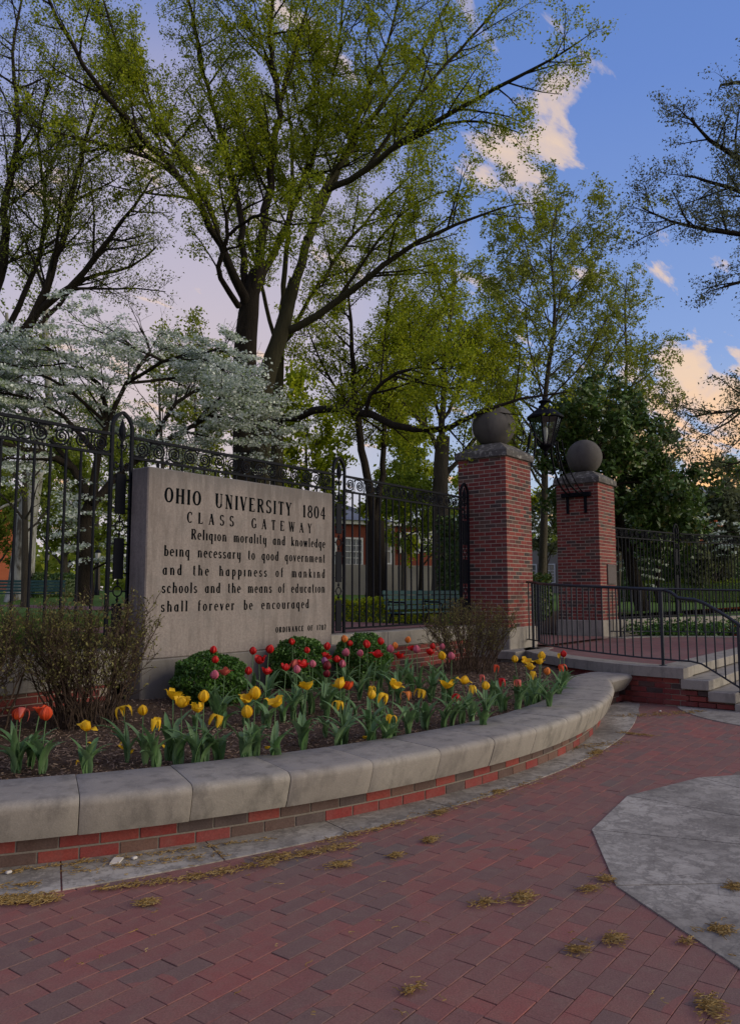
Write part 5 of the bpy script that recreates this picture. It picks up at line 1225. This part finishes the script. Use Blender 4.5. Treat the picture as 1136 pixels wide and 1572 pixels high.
# ------------------------------------------------------------------ tulips
TUL = [ # pixel x, y of the bloom, colour, form, stem height
 (327,998,'red','closed',.52),(330,1012,'red','closed',.46),(388,999,'red','closed',.50),(413,997,'red','closed',.52),(398,1013,'red','open',.46),(381,1030,'red','closed',.42),(409,1030,'red','open',.42),
 (449,984,'red','closed',.56),(472,997,'red','closed',.50),(439,1024,'red','open',.44),(463,1019,'red','open',.44),(502,992,'red','closed',.52),(530,980,'orange','closed',.55),(537,986,'red','closed',.52),(502,1007,'red','open',.46),
 (517,1011,'red','open',.46),(564,989,'red','closed',.52),(585,984,'red','closed',.54),(578,1004,'red','open',.48),(500,1023,'maroon','closed',.42),(501,1034,'maroon','closed',.36),(612,1005,'red','open',.46),(607,990,'orange','closed',.52),
 (535,1053,'scarlet','open',.38),(345,1031,'salmon','open',.42),(330,1037,'pink','closed',.40),(456,1028,'pink','closed',.40),(451,1021,'salmon','closed',.43),(480,1019,'pink','closed',.42),(531,1002,'pink','closed',.46),(525,1019,'pink','closed',.42),
 (553,1002,'pink','closed',.47),(600,996,'pink','closed',.48),(499,1014,'purple','closed',.43),(266,1068,'yellow','open',.40),(279,1080,'yellow','open',.37),(313,1072,'yellow','closed',.40),(304,1088,'yellow','open',.34),(334,1098,'yellow','wilted',.28),
 (375,1073,'yellow','open',.38),(392,1068,'yellow','closed',.40),(382,1096,'yellow','closed',.30),(423,1080,'yellow','open',.36),(472,1053,'yellow','open',.42),(523,1051,'yellow','open',.40),(521,1075,'yellow','wilted',.32),(569,1067,'yellow','closed',.34),
 (588,1064,'yellow','wilted',.34),(604,1051,'yellow','open',.38),(570,1052,'yellow','wilted',.36),(220,1092,'yellow','closed',.31),(239,1103,'yellow','wilted',.29),(190,1084,'yellow','wilted',.34),(133,1116,'yellow','open',.27),
 (61,1091,'scarlet','open',.34),(71,1100,'scarlet','closed',.32),(27,1099,'scarlet','closed',.32),(34,1089,'salmon','wilted',.36),
 (625,981,'orange','closed',.52),(633,993,'red','open',.48),(640,997,'pink','closed',.47),(679,991,'pink','closed',.47),(693,1007,'pink','closed',.42),(660,1000,'red','open',.46),(664,991,'red','closed',.48),(680,1007,'yellow','closed',.43),
 (684,1051,'yellow','open',.34),(710,1044,'yellow','open',.35),(740,1034,'salmon','wilted',.38),(745,1053,'yellow','closed',.33),(762,1019,'scarlet','wilted',.38),(625,1060,'orange','wilted',.32),(724,1051,'yellow','wilted',.32),
 (790,1011,'yellow','closed',.40),(807,1014,'yellow','open',.40),(814,1023,'yellow','open',.36),(818,1029,'yellow','wilted',.33),(831,1007,'yellow','closed',.42),(828,1014,'yellow','open',.39),(839,1030,'orange','closed',.35),(795,1041,'salmon','wilted',.30),
 (860,1000,'yellow','wilted',.40),(865,1003,'red','closed',.40),(861,1018,'scarlet','wilted',.34),(770,1040,'red','wilted',.30),(646,1057,'yellow','wilted',.30),(600,1096,'yellow','wilted',.2),(700,1064,'red','wilted',.26)]
def petal(m, c, a, form, rs, size, inner=0):
    ca, sa = math.cos(a), math.sin(a); nv, nu = 6, 5; V = []
    if form == 'closed': prof = [(.003,0),(.017,.010),(.023,.024),(.021,.038),(.014,.050),(.006,.057)]; wid = [.006,.019,.025,.023,.015,.002]
    elif form == 'open':
        k = rs.uniform(.6,1.5); prof = [(.003,0),(.018,.009),(.030+.004*k,.022),(.040*k**.5,.033),(.050*k**.5,.038/k),(.060*k**.5,.036/k)]; wid = [.006,.018,.024,.022,.014,.002]
    else:
        k = rs.uniform(.5,1.3); prof = [(.003,0),(.012,.012),(.024*k,.018),(.034*k,.008),(.036*k,-.012),(.032*k,-.032)]; wid = [.005,.013,.016,.013,.008,.002]
    if inner: prof = [(r*.82, z*1.05) for r, z in prof]
    for (r, z), w in zip(prof, wid):
        for u in np.linspace(-1, 1, nu):
            x = r*size-(.35*w*u*u*size if form != 'closed' else .30*w*u*u*size); y = u*w*size; z_ = z*size+rs.uniform(-.0008,.0008)
            V.append((c[0]+x*ca-y*sa, c[1]+x*sa+y*ca, c[2]+z_))
    m.add(V, [(i*nu+j, i*nu+j+1, (i+1)*nu+j+1, (i+1)*nu+j) for i in range(nv-1) for j in range(nu-1)])
def tulip_leaf(m, b, a, L, w, lean, rs):
    nv = 7; V = []; p = Vector(b); th = R(88); curl = rs.uniform(.2, 1.0)*lean; tw = rs.uniform(-.5,.5)
    for i in range(nv+1):
        f = i/nv; ww = w*(math.sin(math.pi*min(1, f*.92+.08))**.75)*(1-.2*f) if i < nv else .001
        aa = a+tw*f; d = Vector((math.cos(aa)*math.cos(th), math.sin(aa)*math.cos(th), math.sin(th))); n = Vector((-math.sin(aa), math.cos(aa), 0)); up = n.cross(d)
        fold = .35*ww*(1-f*.5)
        V += [tuple(p-n*ww/2-up*-fold*-1+up*0), tuple(p), tuple(p+n*ww/2-up*fold)]
        V[-3] = tuple(p-n*ww/2-up*fold)
        p = p+d*L/nv; th -= R(7+16*curl*f+lean*4)
    V = [tuple(v) for v in V]
    m.add(V, [(3*i+j, 3*i+j+1, 3*i+j+4, 3*i+j+3) for i in range(nv) for j in (0, 1)])
ORD = ['first','second','third','fourth','fifth','sixth','seventh','eighth','ninth','tenth','eleventh','twelfth','thirteenth','fourteenth','fifteenth','sixteenth','seventeenth','eighteenth','nineteenth','twentieth',
       'twenty-first','twenty-second','twenty-third','twenty-fourth','twenty-fifth','twenty-sixth','twenty-seventh','twenty-eighth','twenty-ninth','thirtieth','thirty-first','thirty-second','thirty-third','thirty-fourth','thirty-fifth','thirty-sixth','thirty-seventh','thirty-eighth','thirty-ninth','fortieth']
def build_tulips():
    rs = random.Random(99); cnt = {}
    beside = [(60,'left of the twiggy shrub'),(170,'before the large twiggy shrub'),(250,'at the left end of the sign'),(360,'before the first boxwood'),(425,'between the first and second boxwood'),(500,'before the second boxwood'),(575,'before the third boxwood'),(650,'right of the third boxwood'),(770,'before the spindly shrub'),(1200,'in the right end of the bed')]
    for (x, y, col, form, h) in sorted(TUL, key=lambda q: q[0]):
        key = (col, form); cnt[key] = cnt.get(key, 0)+1
        p = atz(x, y+6, .32+h*.98)
        rr = math.hypot(p.x-CX, p.y-CY)
        zb = bed_z(p.x, p.y); b = Vector((p.x+rs.gauss(0,.015), p.y+rs.gauss(0,.015), zb)); top = Vector((p.x, p.y, .32+h*.98))
        where = [w for lim, w in beside if x < lim][0]
        desc = {'closed':'closed','open':'open lily-like','wilted':'ragged fading'}[form]
        root = empty('tulip', b, '%s %s tulip %s, %s such from the left' % (desc, col, where, ORD[cnt[key]-1]), 'tulip', 'tulips in the curved bed')
        m = MB(); mid = b.lerp(top,.5)+Vector((rs.gauss(0,.014), rs.gauss(0,.014), 0)); m.tube([b, mid, top], [.0048,.004,.0036], 6); m.build('stem', M['tulip_stem'], root, smooth=True)
        a0 = rs.uniform(0, 6.28); sz = rs.uniform(1.02, 1.4)*(1.08 if form == 'open' else 1.12)
        m = MB(); n = 6 if form != 'wilted' else rs.randint(3,5)
        for k in range(n): petal(m, top, a0+k*2*math.pi/n+rs.gauss(0,.12), form if not (form == 'open' and rs.random() < .25) else 'closed', rs, sz, inner=k % 2)
        tr = Matrix.Rotation(rs.uniform(0, .5)*(1.0 if form != 'closed' else .6), 3, Vector((rs.gauss(0,1), rs.gauss(0,1), 0)).normalized()); m.v = [tuple(top+tr @ (Vector(v)-top)) for v in m.v]
        o = m.build('flower', M['petal_'+col], root, smooth=True)
        for k in range(rs.randint(6, 8)):
            m = MB(); L = rs.uniform(.20,.36)*min(1.15, .75+h); lean = rs.uniform(.05, 1.3)
            tulip_leaf(m, b+Vector((rs.gauss(0,.008), rs.gauss(0,.008), 0)), rs.uniform(0, 6.28), L, rs.uniform(.038,.068), lean, rs)
            m.build('leaf', M['tulip_leaf'], root, smooth=True)
    leafonly = [(462,1140),(500,1128),(545,1100),(640,1112),(690,1090),(720,1100),(775,1092),(808,1085),(835,1070),(850,1062),(755,1065),(345,1120),(300,1125),(412,1118),(585,1105),(660,1078),(25,1175),(50,1170),(565,1130),(870,1050)]
    nm = 0
    for x, y in leafonly:
        p = atz(x, y, .32); p.z = bed_z(p.x, p.y); nm += 1
        where = [w for lim, w in beside if x < lim][0]
        root = empty('tulip_leaves', p, 'bloomless clump of broad tulip leaves %s, %s clump from the left' % (where, ORD[sorted(q[0] for q in leafonly).index(x)]), 'tulip plant', 'bloomless tulip clumps')
        for k in range(rs.randint(4, 6)):
            m = MB(); tulip_leaf(m, p, rs.uniform(0, 6.28), rs.uniform(.17,.27), rs.uniform(.035,.062), rs.uniform(.3,1.5), rs); m.build('leaf', M['tulip_leaf'], root, smooth=True)
    far = [(1054,977),(1066,978),(1088,974),(1093,984),(1099,993),(1100,978),(1107,986),(1113,972),(1120,968),(1129,980),(1080,990),(1132,965)]
    for i, (x, y) in enumerate(far):
        p = at(x, y, 17.6+.2*(i % 3)); b = Vector((p.x, p.y, .45)); root = empty('tulip', b, 'distant red tulip behind the handrails, %s from the left' % ORD[sorted(q[0] for q in far).index(x)], 'tulip', 'red tulips in the right bed')
        m = MB(); m.tube([b, p], .006, 4); m.build('stem', M['tulip_stem'], root); m = MB()
        for k in range(6): petal(m, p, k*1.047, 'open' if i % 2 else 'closed', rs, 2.1)
        m.build('flower', M['petal_red'], root, smooth=True)
        for k in range(3): m = MB(); tulip_leaf(m, b, rs.uniform(0,6.28), .3, .06, .8, rs); m.build('leaf', M['tulip_leaf'], root)
    for i, (x, y, lab) in enumerate(((181,1145,'yellow petals fallen left of the wilted tulip'),(191,1151,'yellow petal fallen just behind the stone cap, middle of three'),(198,1159,'yellow petal fallen nearest the stone cap joint'),(121,1170,'yellow petal fallen at the foot of the lone open tulip'),(257,1150,'pale yellow petal lying alone on mulch'),(145,1145,'large yellow petal hanging low beside the lone tulip'),(425,1133,'small yellow petal by the cap below leaf clumps'),(560,1134,'pale petal lying on mulch right of a leaf clump'),(410,1150,'tiny yellow petal at the cap edge'))):
        p = atz(x, y, .335); m = MB(); petal(m, p, rs.uniform(0,6), 'open', rs, .85); petal(m, p, rs.uniform(0,6), 'wilted', rs, .7) if i % 3 == 0 else None
        m.build('fallen_petal', M['petal_yellow'], None, smooth=True, label=lab, cat='petal', group='fallen tulip petals')
def noodles(m, c, n, rad, rs, zup=.012, elong=(1,1), rz=0):
    cz, sz = math.cos(rz), math.sin(rz)
    for i in range(n):
        a = rs.uniform(0, 6.28); q = abs(rs.gauss(0,.5))*rad; x, y = q*math.cos(a)*elong[0], q*math.sin(a)*elong[1]
        p = Vector((c[0]+x*cz-y*sz, c[1]+x*sz+y*cz, c[2]+.004+rs.uniform(0,zup)*max(.1,1-q/rad))); d = rs.uniform(0, 6.28); L = rs.uniform(.03,.065); P = [p]
        for k in range(4): d += rs.gauss(0,1.2); P.append(P[-1]+Vector((math.cos(d), math.sin(d), rs.gauss(0,.04)))*L/4)
        P = [Vector((v.x, v.y, max(v.z, c[2]+.003))) for v in P]; m.tube(P, .0017, 3, caps=False)
def build_litter():
    rs = random.Random(123)
    cl = [(228,1386,110,.055,'clump of brown catkins on pavers left of centre, below the concrete border'),(660,1290,70,.05,'catkin clump on pavers beside the border, middle of the walk'),(608,1313,50,.035,'small catkin clump just below the longer border drift'),(520,1328,80,.06,'catkin drift end on pavers under the wall bend'),
          (748,1385,55,.05,'paler catkin clump left of the pair in mid pavement'),(803,1377,110,.065,'dense catkin clump right of the pair in mid pavement'),(905,1364,50,.045,'thin catkin clump touching the concrete disc corner'),(930,1350,50,.04,'catkin clump by the edge of the disc, farther one'),
          (943,1442,90,.045,'catkin clump on pavers below the disc corner'),(888,1458,60,.035,'flat catkin clump left of the denser one below the disc'),(1090,1545,110,.05,'catkin clump nearest the bottom right corner'),(1105,1428,80,.055,'catkin clump on the concrete disc, nearer one'),(1125,1362,60,.05,'catkin clump on the concrete disc at the right edge'),
          (628,1520,35,.035,'thin catkin wisp near the bottom centre on pavers'),(1055,1446,25,.035,'faint catkin wisp right of the disc tip'),(675,1247,60,.06,'catkin clump on the border below the curving wall'),(765,1215,70,.07,'catkin clump on the border where the walk narrows'),(915,1155,90,.09,'catkin clump on the wide end of the border')]
    for x, y, n, rad, lab in cl:
        p = atz(x, y, .006); m = MB(); noodles(m, p, int(n*1.2), rad*rs.uniform(.75,1.15), rs, .006, (rs.uniform(1.1,2.2), rs.uniform(.6,1.0)), rs.uniform(-.5,.5)); m.build('catkin_clump', M['catkin'], None, label=lab, cat='catkins', group='catkin clumps on the pavement')
    m = MB()
    for (x0,y0,x1,y1,n,w) in ((0,1382,80,1380,420,.05),(150,1366,290,1348,150,.035),(290,1348,420,1325,200,.045),(400,1322,540,1298,300,.06),(0,1362,60,1358,40,.04),(90,1340,350,1312,110,.05),(500,1292,620,1262,120,.03),(620,1262,860,1190,120,.06),(5,1340,420,1288,160,.015),(860,1150,960,1140,120,.1),(950,1100,1080,1092,260,.12),(955,1125,1000,1130,120,.05),(880,1180,930,1150,60,.05),(0,1400,1136,1550,60,1.2)):
        for i in range(n):
            f = rs.random(); q = atz(x0+(x1-x0)*f, y0+(y1-y0)*f, .006); noodles(m, (q.x+rs.gauss(0,w*.5), q.y+rs.gauss(0,w*.5), .006), 1, .01, rs, .006)
    # on the steps
    for i in range(160): noodles(m, (rs.uniform(10.4,12.5), rs.choice((2.95,2.65,2.35))+rs.gauss(0,.02), 0), 1, .01, rs, .004) if False else None
    m.build('catkin_drifts', M['catkin'], None, kind='stuff', label='scattered brown catkin threads along the border', cat='catkins')
    p = atz(178,1322,.01); m = MB(); m.add([(p.x-.05,p.y-.018,.008),(p.x+.0,p.y-.035,.006),(p.x+.05,p.y+.0,.010),(p.x+.012,p.y+.03,.014),(p.x-.05,p.y-.018,.016),(p.x+.0,p.y-.035,.014),(p.x+.05,p.y+.0,.018),(p.x+.012,p.y+.03,.022)],[(3,2,1,0),(4,5,6,7),(0,1,5,4),(1,2,6,5),(2,3,7,6),(3,0,4,7)])
    m.build('stone_chip', M['pale_chip'], None, label='pale flat stone flake lying at the foot of the brick planter', cat='stone chip')
    for x, y, lab in ((14,1340,'tiny white pebble at the left end of the planter foot'),(207,1318,'tiny pale pebble right of the stone flake'),(1013,1092,'pale mortar crumb near the stair wall corner')):
        p = atz(x, y, .01); m = MB(); m.cbox(p.x, p.y, .014, .03, .02, .014, .004); m.build('pebble', M['pale_chip'], None, label=lab, cat='pebble')
# ------------------------------------------------------------------ benches, lamps, buildings
def bench(label, x, d, length, yaw, name='park_bench'):
    c = at(x, 930, d); z0 = TZ(c.x, c.y)+.01; root = empty(name, (c.x, c.y, z0), label, 'bench', 'green slatted benches')
    kids = []
    for i in range(4): m = MB(); m.cbox(0, -.05-.115*i, .44+.004*i, length, .09, .03, .004); kids.append(('seat_slat', m, 'bench_paint'))
    for i in range(4): m = MB(); m.cbox(0, .04+.03*i, .55+.105*i, length, .03, .085, .004); kids.append(('back_slat', m, 'bench_paint'))
    for sx in (-length/2+.12, 0, length/2-.12):
        m = MB(); m.tube([(sx,-.42,0),(sx,-.40,.25),(sx,-.42,.42),(sx,-.02,.42),(sx,.06,.6),(sx,.16,.93)], .022, 6); m.tube([(sx,.10,0),(sx,.02,.3),(sx,-.02,.42)], .022, 6); m.tube([(sx,-.42,.42),(sx,-.45,.60),(sx,-.38,.66),(sx,-.1,.66),(sx,.08,.68)], .018, 6); kids.append(('iron_frame', m, 'black_iron'))
    for nm, m, mt in kids:
        me = m.mesh(nm, M[mt]); o = bpy.data.objects.new(nm, me); C.objects.link(o); o.parent = root
    root.rotation_euler = (0, 0, yaw)
def lamp_post(label, x, d, ytop):
    c = at(x, 905, d); c.z = TZ(c.x, c.y); tp = at(x, ytop, d); H = tp.z-c.z; root = empty('lamp_post', c, label, 'street lamp', 'campus lamp posts')
    m = MB(); m.lathe([(.14,0),(.14,.15),(.08,.3),(.055,.6),(.045,H-.75),(.07,H-.7),(.05,H-.62)], 10, c); m.build('post', M['black_iron'], root)
    m = MB(); m.lathe([(.08,H-.60),(.15,H-.20),(.15,H-.19)], 6, c); m.build('lamp_shade', M['lamp_white'], root)
    m = MB(); m.lathe([(.18,H-.18),(.10,H-.06),(.02,H)], 6, c); m.build('lamp_cap', M['black_iron'], root)
def window(bld, o, ux, u, z, w, h, nx=3, ny=4, shut=False, depth=.12, arch=False):
    """o: wall origin, ux: direction along wall, u: centre along it, z: sill height"""
    n = Vector((ux.y, -ux.x, 0)); c = o+ux*u+n*.03
    def P(a, b, off): return c+ux*a+Vector((0,0,z-c.z+b))+n*off
    def slab(m, a0, a1, b0, b1, o0, o1): V = [P(a, b, q) for q in (o0, o1) for a, b in ((a0,b0),(a1,b0),(a1,b1),(a0,b1))]; m.add(V, [(3,2,1,0),(4,5,6,7),(0,1,5,4),(1,2,6,5),(2,3,7,6),(3,0,4,7)])
    m = MB()
    for a0,a1,b0,b1 in ((-w/2-.12,-w/2,-.1,h+.12),(w/2,w/2+.12,-.1,h+.12),(-w/2,w/2,h,h+.12),(-w/2,w/2,-.1,0),(-w/2,w/2,h/2-.03,h/2+.03)): slab(m,a0,a1,b0,b1,0,depth)
    for i in range(1,nx): x = -w/2+w*i/nx; slab(m,x-.02,x+.02,0,h,.02,depth*.6)
    for i in range(1,ny): y = h*i/ny; slab(m,-w/2,w/2,y-.02,y+.02,.02,depth*.55)
    f = m.build('window', M['white_paint'], bld); m = MB(); slab(m,-w/2,w/2,0,h,.005,.015); m.build('pane', M['window_glass'], f)
    if shut:
        for sg in (-1,1): m = MB(); a = sg*(w/2+.36); slab(m,a-.22,a+.22,-.05,h+.05,.02,.07); m.build('shutter', M['green_shutter'], bld)
def wall_box(m, o, ux, L, D, z0, z1):
    n = Vector((ux.y, -ux.x, 0)); V = []
    for z in (z0, z1):
        for a, b in ((0,0),(L,0),(L,-D),(0,-D)): p = o+ux*a+n*b; V.append((p.x,p.y,z))
    m.add(V, [(3,2,1,0),(4,5,6,7),(0,1,5,4),(1,2,6,5),(2,3,7,6),(3,0,4,7)])
def gable_roof(m, o, ux, L, D, z0, h, ov=.5):
    n = Vector((ux.y, -ux.x, 0)); V = []
    for a, b, z in ((-ov,ov,z0),(L+ov,ov,z0),(L+ov,-D-ov,z0),(-ov,-D-ov,z0),(D*.35,-D/2,z0+h),(L-D*.35,-D/2,z0+h)): p = o+ux*a+n*b; V.append((p.x,p.y,z))
    m.add(V, [(0,1,5,4),(1,2,5),(2,3,4,5),(3,0,4),(3,2,1,0)])
def build_buildings():
    # centre hall
    D = 52; a = at(470,900,D-3); b = at(736,900,D+3); z0 = 1.2; ux = Vector((b.x-a.x,b.y-a.y,0)).normalized(); L = (Vector((b.x-a.x,b.y-a.y,0))).length; o = Vector((a.x,a.y,0))
    root = empty('brick_hall', (a.x,a.y,z0), 'brick hall with white sash windows, stone basement and slate roof seen through the fence', 'building')
    def zz(y, d=D): return at(600,y,d).z
    zb = zz(868); ze = zz(808)
    m = MB(); wall_box(m,o,ux,L,12,zb,ze); m.build('wall', M['far_brick'], root); m = MB(); n = Vector((ux.y,-ux.x,0)); wall_box(m,o+n*.25,ux,L,12.2,0,zb); m.build('stone_basement', M['pale_wall'], root)
    m = MB(); gable_roof(m,o,ux,L*.42,12,ze+.25,zz(760)-ze,.5); m.build('roof', M['slate_roof'], root); m = MB(); wall_box(m,o+n*.3-ux*.3,ux,L+.6,12.6,ze,ze+.25); m.build('cornice', M['white_paint'], root)
    m = MB(); wall_box(m,o+n*.12+ux*(L*.41),ux,.9,.3,zb,ze); m.build('stone_quoin', M['pale_wall'], root)
    def U(px):  # along-wall coordinate of a photo column
        best = min(np.linspace(0,L,600), key=lambda u: abs(pix(o+ux*u+Vector((0,0,3)))[0]-px)); return best
    for px, y0, y1, w in ((541,866,828,1.15),(588,864,828,.9),(628,847,820,1.35),(657,845,818,1.35),(690,845,816,1.2),(500,866,828,1.15),(722,845,818,1.2)):
        u = U(px); d = pix(o+ux*u+Vector((0,0,3)))[2]; window(root,o,ux,u,at(px,y0,d).z,w,at(px,y1,d).z-at(px,y0,d).z,3,4 if y0>850 else 3)
    m = MB(); u = U(645); wall_box(m,o+n*.34+ux*(u-.45),ux,.9,.1,1.2,3.1); m.build('door', M['dark_door'], root)
    m = MB(); u = U(612); wall_box(m,o+n*2.2+ux*(u-1.3),ux,3.0,.06,1.4,3.0); m.build('notice_board', M['pale_wall'], None, label='pale blank hoarding panel standing before the brick hall basement', cat='panel')
    # left house
    D = 88; a = at(-130,900,D-3); b = at(24,900,D+2); ux = Vector((b.x-a.x,b.y-a.y,0)).normalized(); L = Vector((b.x-a.x,b.y-a.y,0)).length; o = Vector((a.x,a.y,0)); root = empty('brick_house', (a.x,a.y,1.4), 'orange red brick house with black shutters and chimney at the left edge', 'building')
    def z2(y): return at(15,y,D).z
    m = MB(); wall_box(m,o,ux,L,10,0,z2(790)); m.build('wall', M['orange_brick'], root)
    m = MB(); gable_roof(m,o,ux,L,10,z2(790),2.2,.2); m.build('roof', M['slate_roof'], root)
    m = MB(); p = o+ux*(L-2.6); wall_box(m,p+Vector((ux.y,-ux.x,0))*.06,ux,1.3,1.4,z2(800),z2(767)); m.build('chimney', M['orange_brick'], root)
    for k,(yb,yt) in enumerate(((880,858),(847,827),(815,797))):
        for j in range(4):
            u = L-4.3-3.4*j; window(root,o,ux,u,z2(yb),1.15,z2(yt)-z2(yb),2,4,True)
    # far right house with a grey roof
    D = 62; a = at(1040,900,D-2); b = at(1290,900,D+10); ux = Vector((b.x-a.x,b.y-a.y,0)).normalized(); L = Vector((b.x-a.x,b.y-a.y,0)).length; o = Vector((a.x,a.y,0)); root = empty('orange_house', (a.x,a.y,.7), 'orange brick building under a sloping grey roof at the far right', 'building')
    def z3(y): return at(1110,y,D).z
    m = MB(); wall_box(m,o,ux,L,10,0,z3(790)); m.build('wall', M['orange_brick'], root); m = MB(); gable_roof(m,o,ux,L,10,z3(790),z3(728)-z3(790),.8); m.build('roof', M['slate_roof'], root)
    for j in range(5): window(root,o,ux,1.8+2.6*j,z3(850),1.1,1.8,2,3)
    # low pale building behind the gate
    D = 75; a = at(800,900,D+5); b = at(1075,900,D-5); ux = Vector((b.x-a.x,b.y-a.y,0)).normalized(); L = Vector((b.x-a.x,b.y-a.y,0)).length; o = Vector((a.x,a.y,0)); root = empty('pale_building', (a.x,a.y,1.4), 'pale stone building glimpsed low between and beyond the gate pillars', 'building')
    m = MB(); wall_box(m,o,ux,L,8,0,at(940,830,D).z); m.build('wall', M['pale_wall'], root)
    for j in range(9): window(root,o,ux,1.2+1.95*j,at(940,893,D).z,.9,1.7,2,3)
    for x, d, mt, lab in ((968,58,'car_blue','dark blue parked car beyond the lawn, seen through the far handrail'),(1022,57,'car_white','pale parked car beyond the lawn, right of the blue one')):
        c = at(x,903,d); c.z = TZ(c.x,c.y); root = empty('parked_car', c, lab, 'car', 'cars parked beyond the lawn'); ax = RT
        side = [(-2.2,.25),(-2.2,.75),(-1.9,.85),(-1.2,.92),(-.75,1.4),(.75,1.42),(1.35,.95),(2.1,.8),(2.2,.3)]
        m = MB(); V = [c+ax*u+FW*q+Vector((0,0,z)) for q in (-.85,.85) for u, z in side]; k = len(side); m.add(V, [tuple(range(k)), tuple(range(2*k-1,k-1,-1))]+[(i,i+k,(i+1)%k+k,(i+1)%k) for i in range(k)]); m.build('body', M[mt], root)
        m = MB(); m.add([c+ax*u-FW*.87+Vector((0,0,z)) for u, z in ((-1.05,.95),(-.68,1.33),(.68,1.35),(1.15,.97))], [(3,2,1,0)]); m.build('window', M['window_glass'], root)
        for u in (-1.35,1.35):
            m = MB(); m.add([c+ax*(u+.33*math.cos(q))-FW*(.88 if s_ else .70)+Vector((0,0,.33+.33*math.sin(q))) for s_ in (0,1) for q in np.linspace(0,2*math.pi,13)[:-1]], [tuple(range(12)), tuple(range(23,11,-1))]+[(i,(i+1)%12,(i+1)%12+12,i+12) for i in range(12)]); m.build('wheel', M['tyre'], root)
    # flagpole
    c = at(731,900,40); c.z = TZ(c.x,c.y); tp = at(724,640,40); root = empty('flagpole', c, 'slim white pole standing behind the first stone ball', 'pole'); m = MB(); m.tube([c, c.lerp(Vector((c.x,c.y,tp.z)),1)], [.16,.12], 10); m.build('mast', M['lamp_white'], root, smooth=True); m = MB(); m.lathe([(.25,0),(.25,.2),(.16,.3)], 12, c); m.build('foot', M['pale_wall'], root)
def build_small():
    bench('long teal slatted bench behind the fence, between the sign and the near gate pillar', 655, 17.3, 2.5, R(-8))
    bench('grey green slatted bench seen low through the left fence', 42, 27, 2.4, R(-35))
    lamp_post('black lamp post right of the dogwood trunk, taller one', 149, 38, 843); lamp_post('small lamp post near the sycamore trunk', 72, 60, 848); lamp_post('distant lamp post left of the dogwood trunk', 106, 62, 860); lamp_post('distant lamp post immediately left of the taller one', 140, 60, 857)
# ------------------------------------------------------------------ assemble
import time as _t
_t0 = _t.time()
for fn in (build_ground, build_pavement, build_disc, build_band, build_planter, build_bed, build_back_wall, build_sign, build_fences, build_gate, build_platform, build_rails, build_buildings, build_small,
           build_big_trees, build_mid_trees, build_shrubs, build_tulips, build_litter):
    fn(); print(fn.__name__, round(_t.time()-_t0, 1))
for o in list(bpy.data.objects):
    if o.type == 'EMPTY' and o.name not in BASE and not o.children: bpy.data.objects.remove(o)
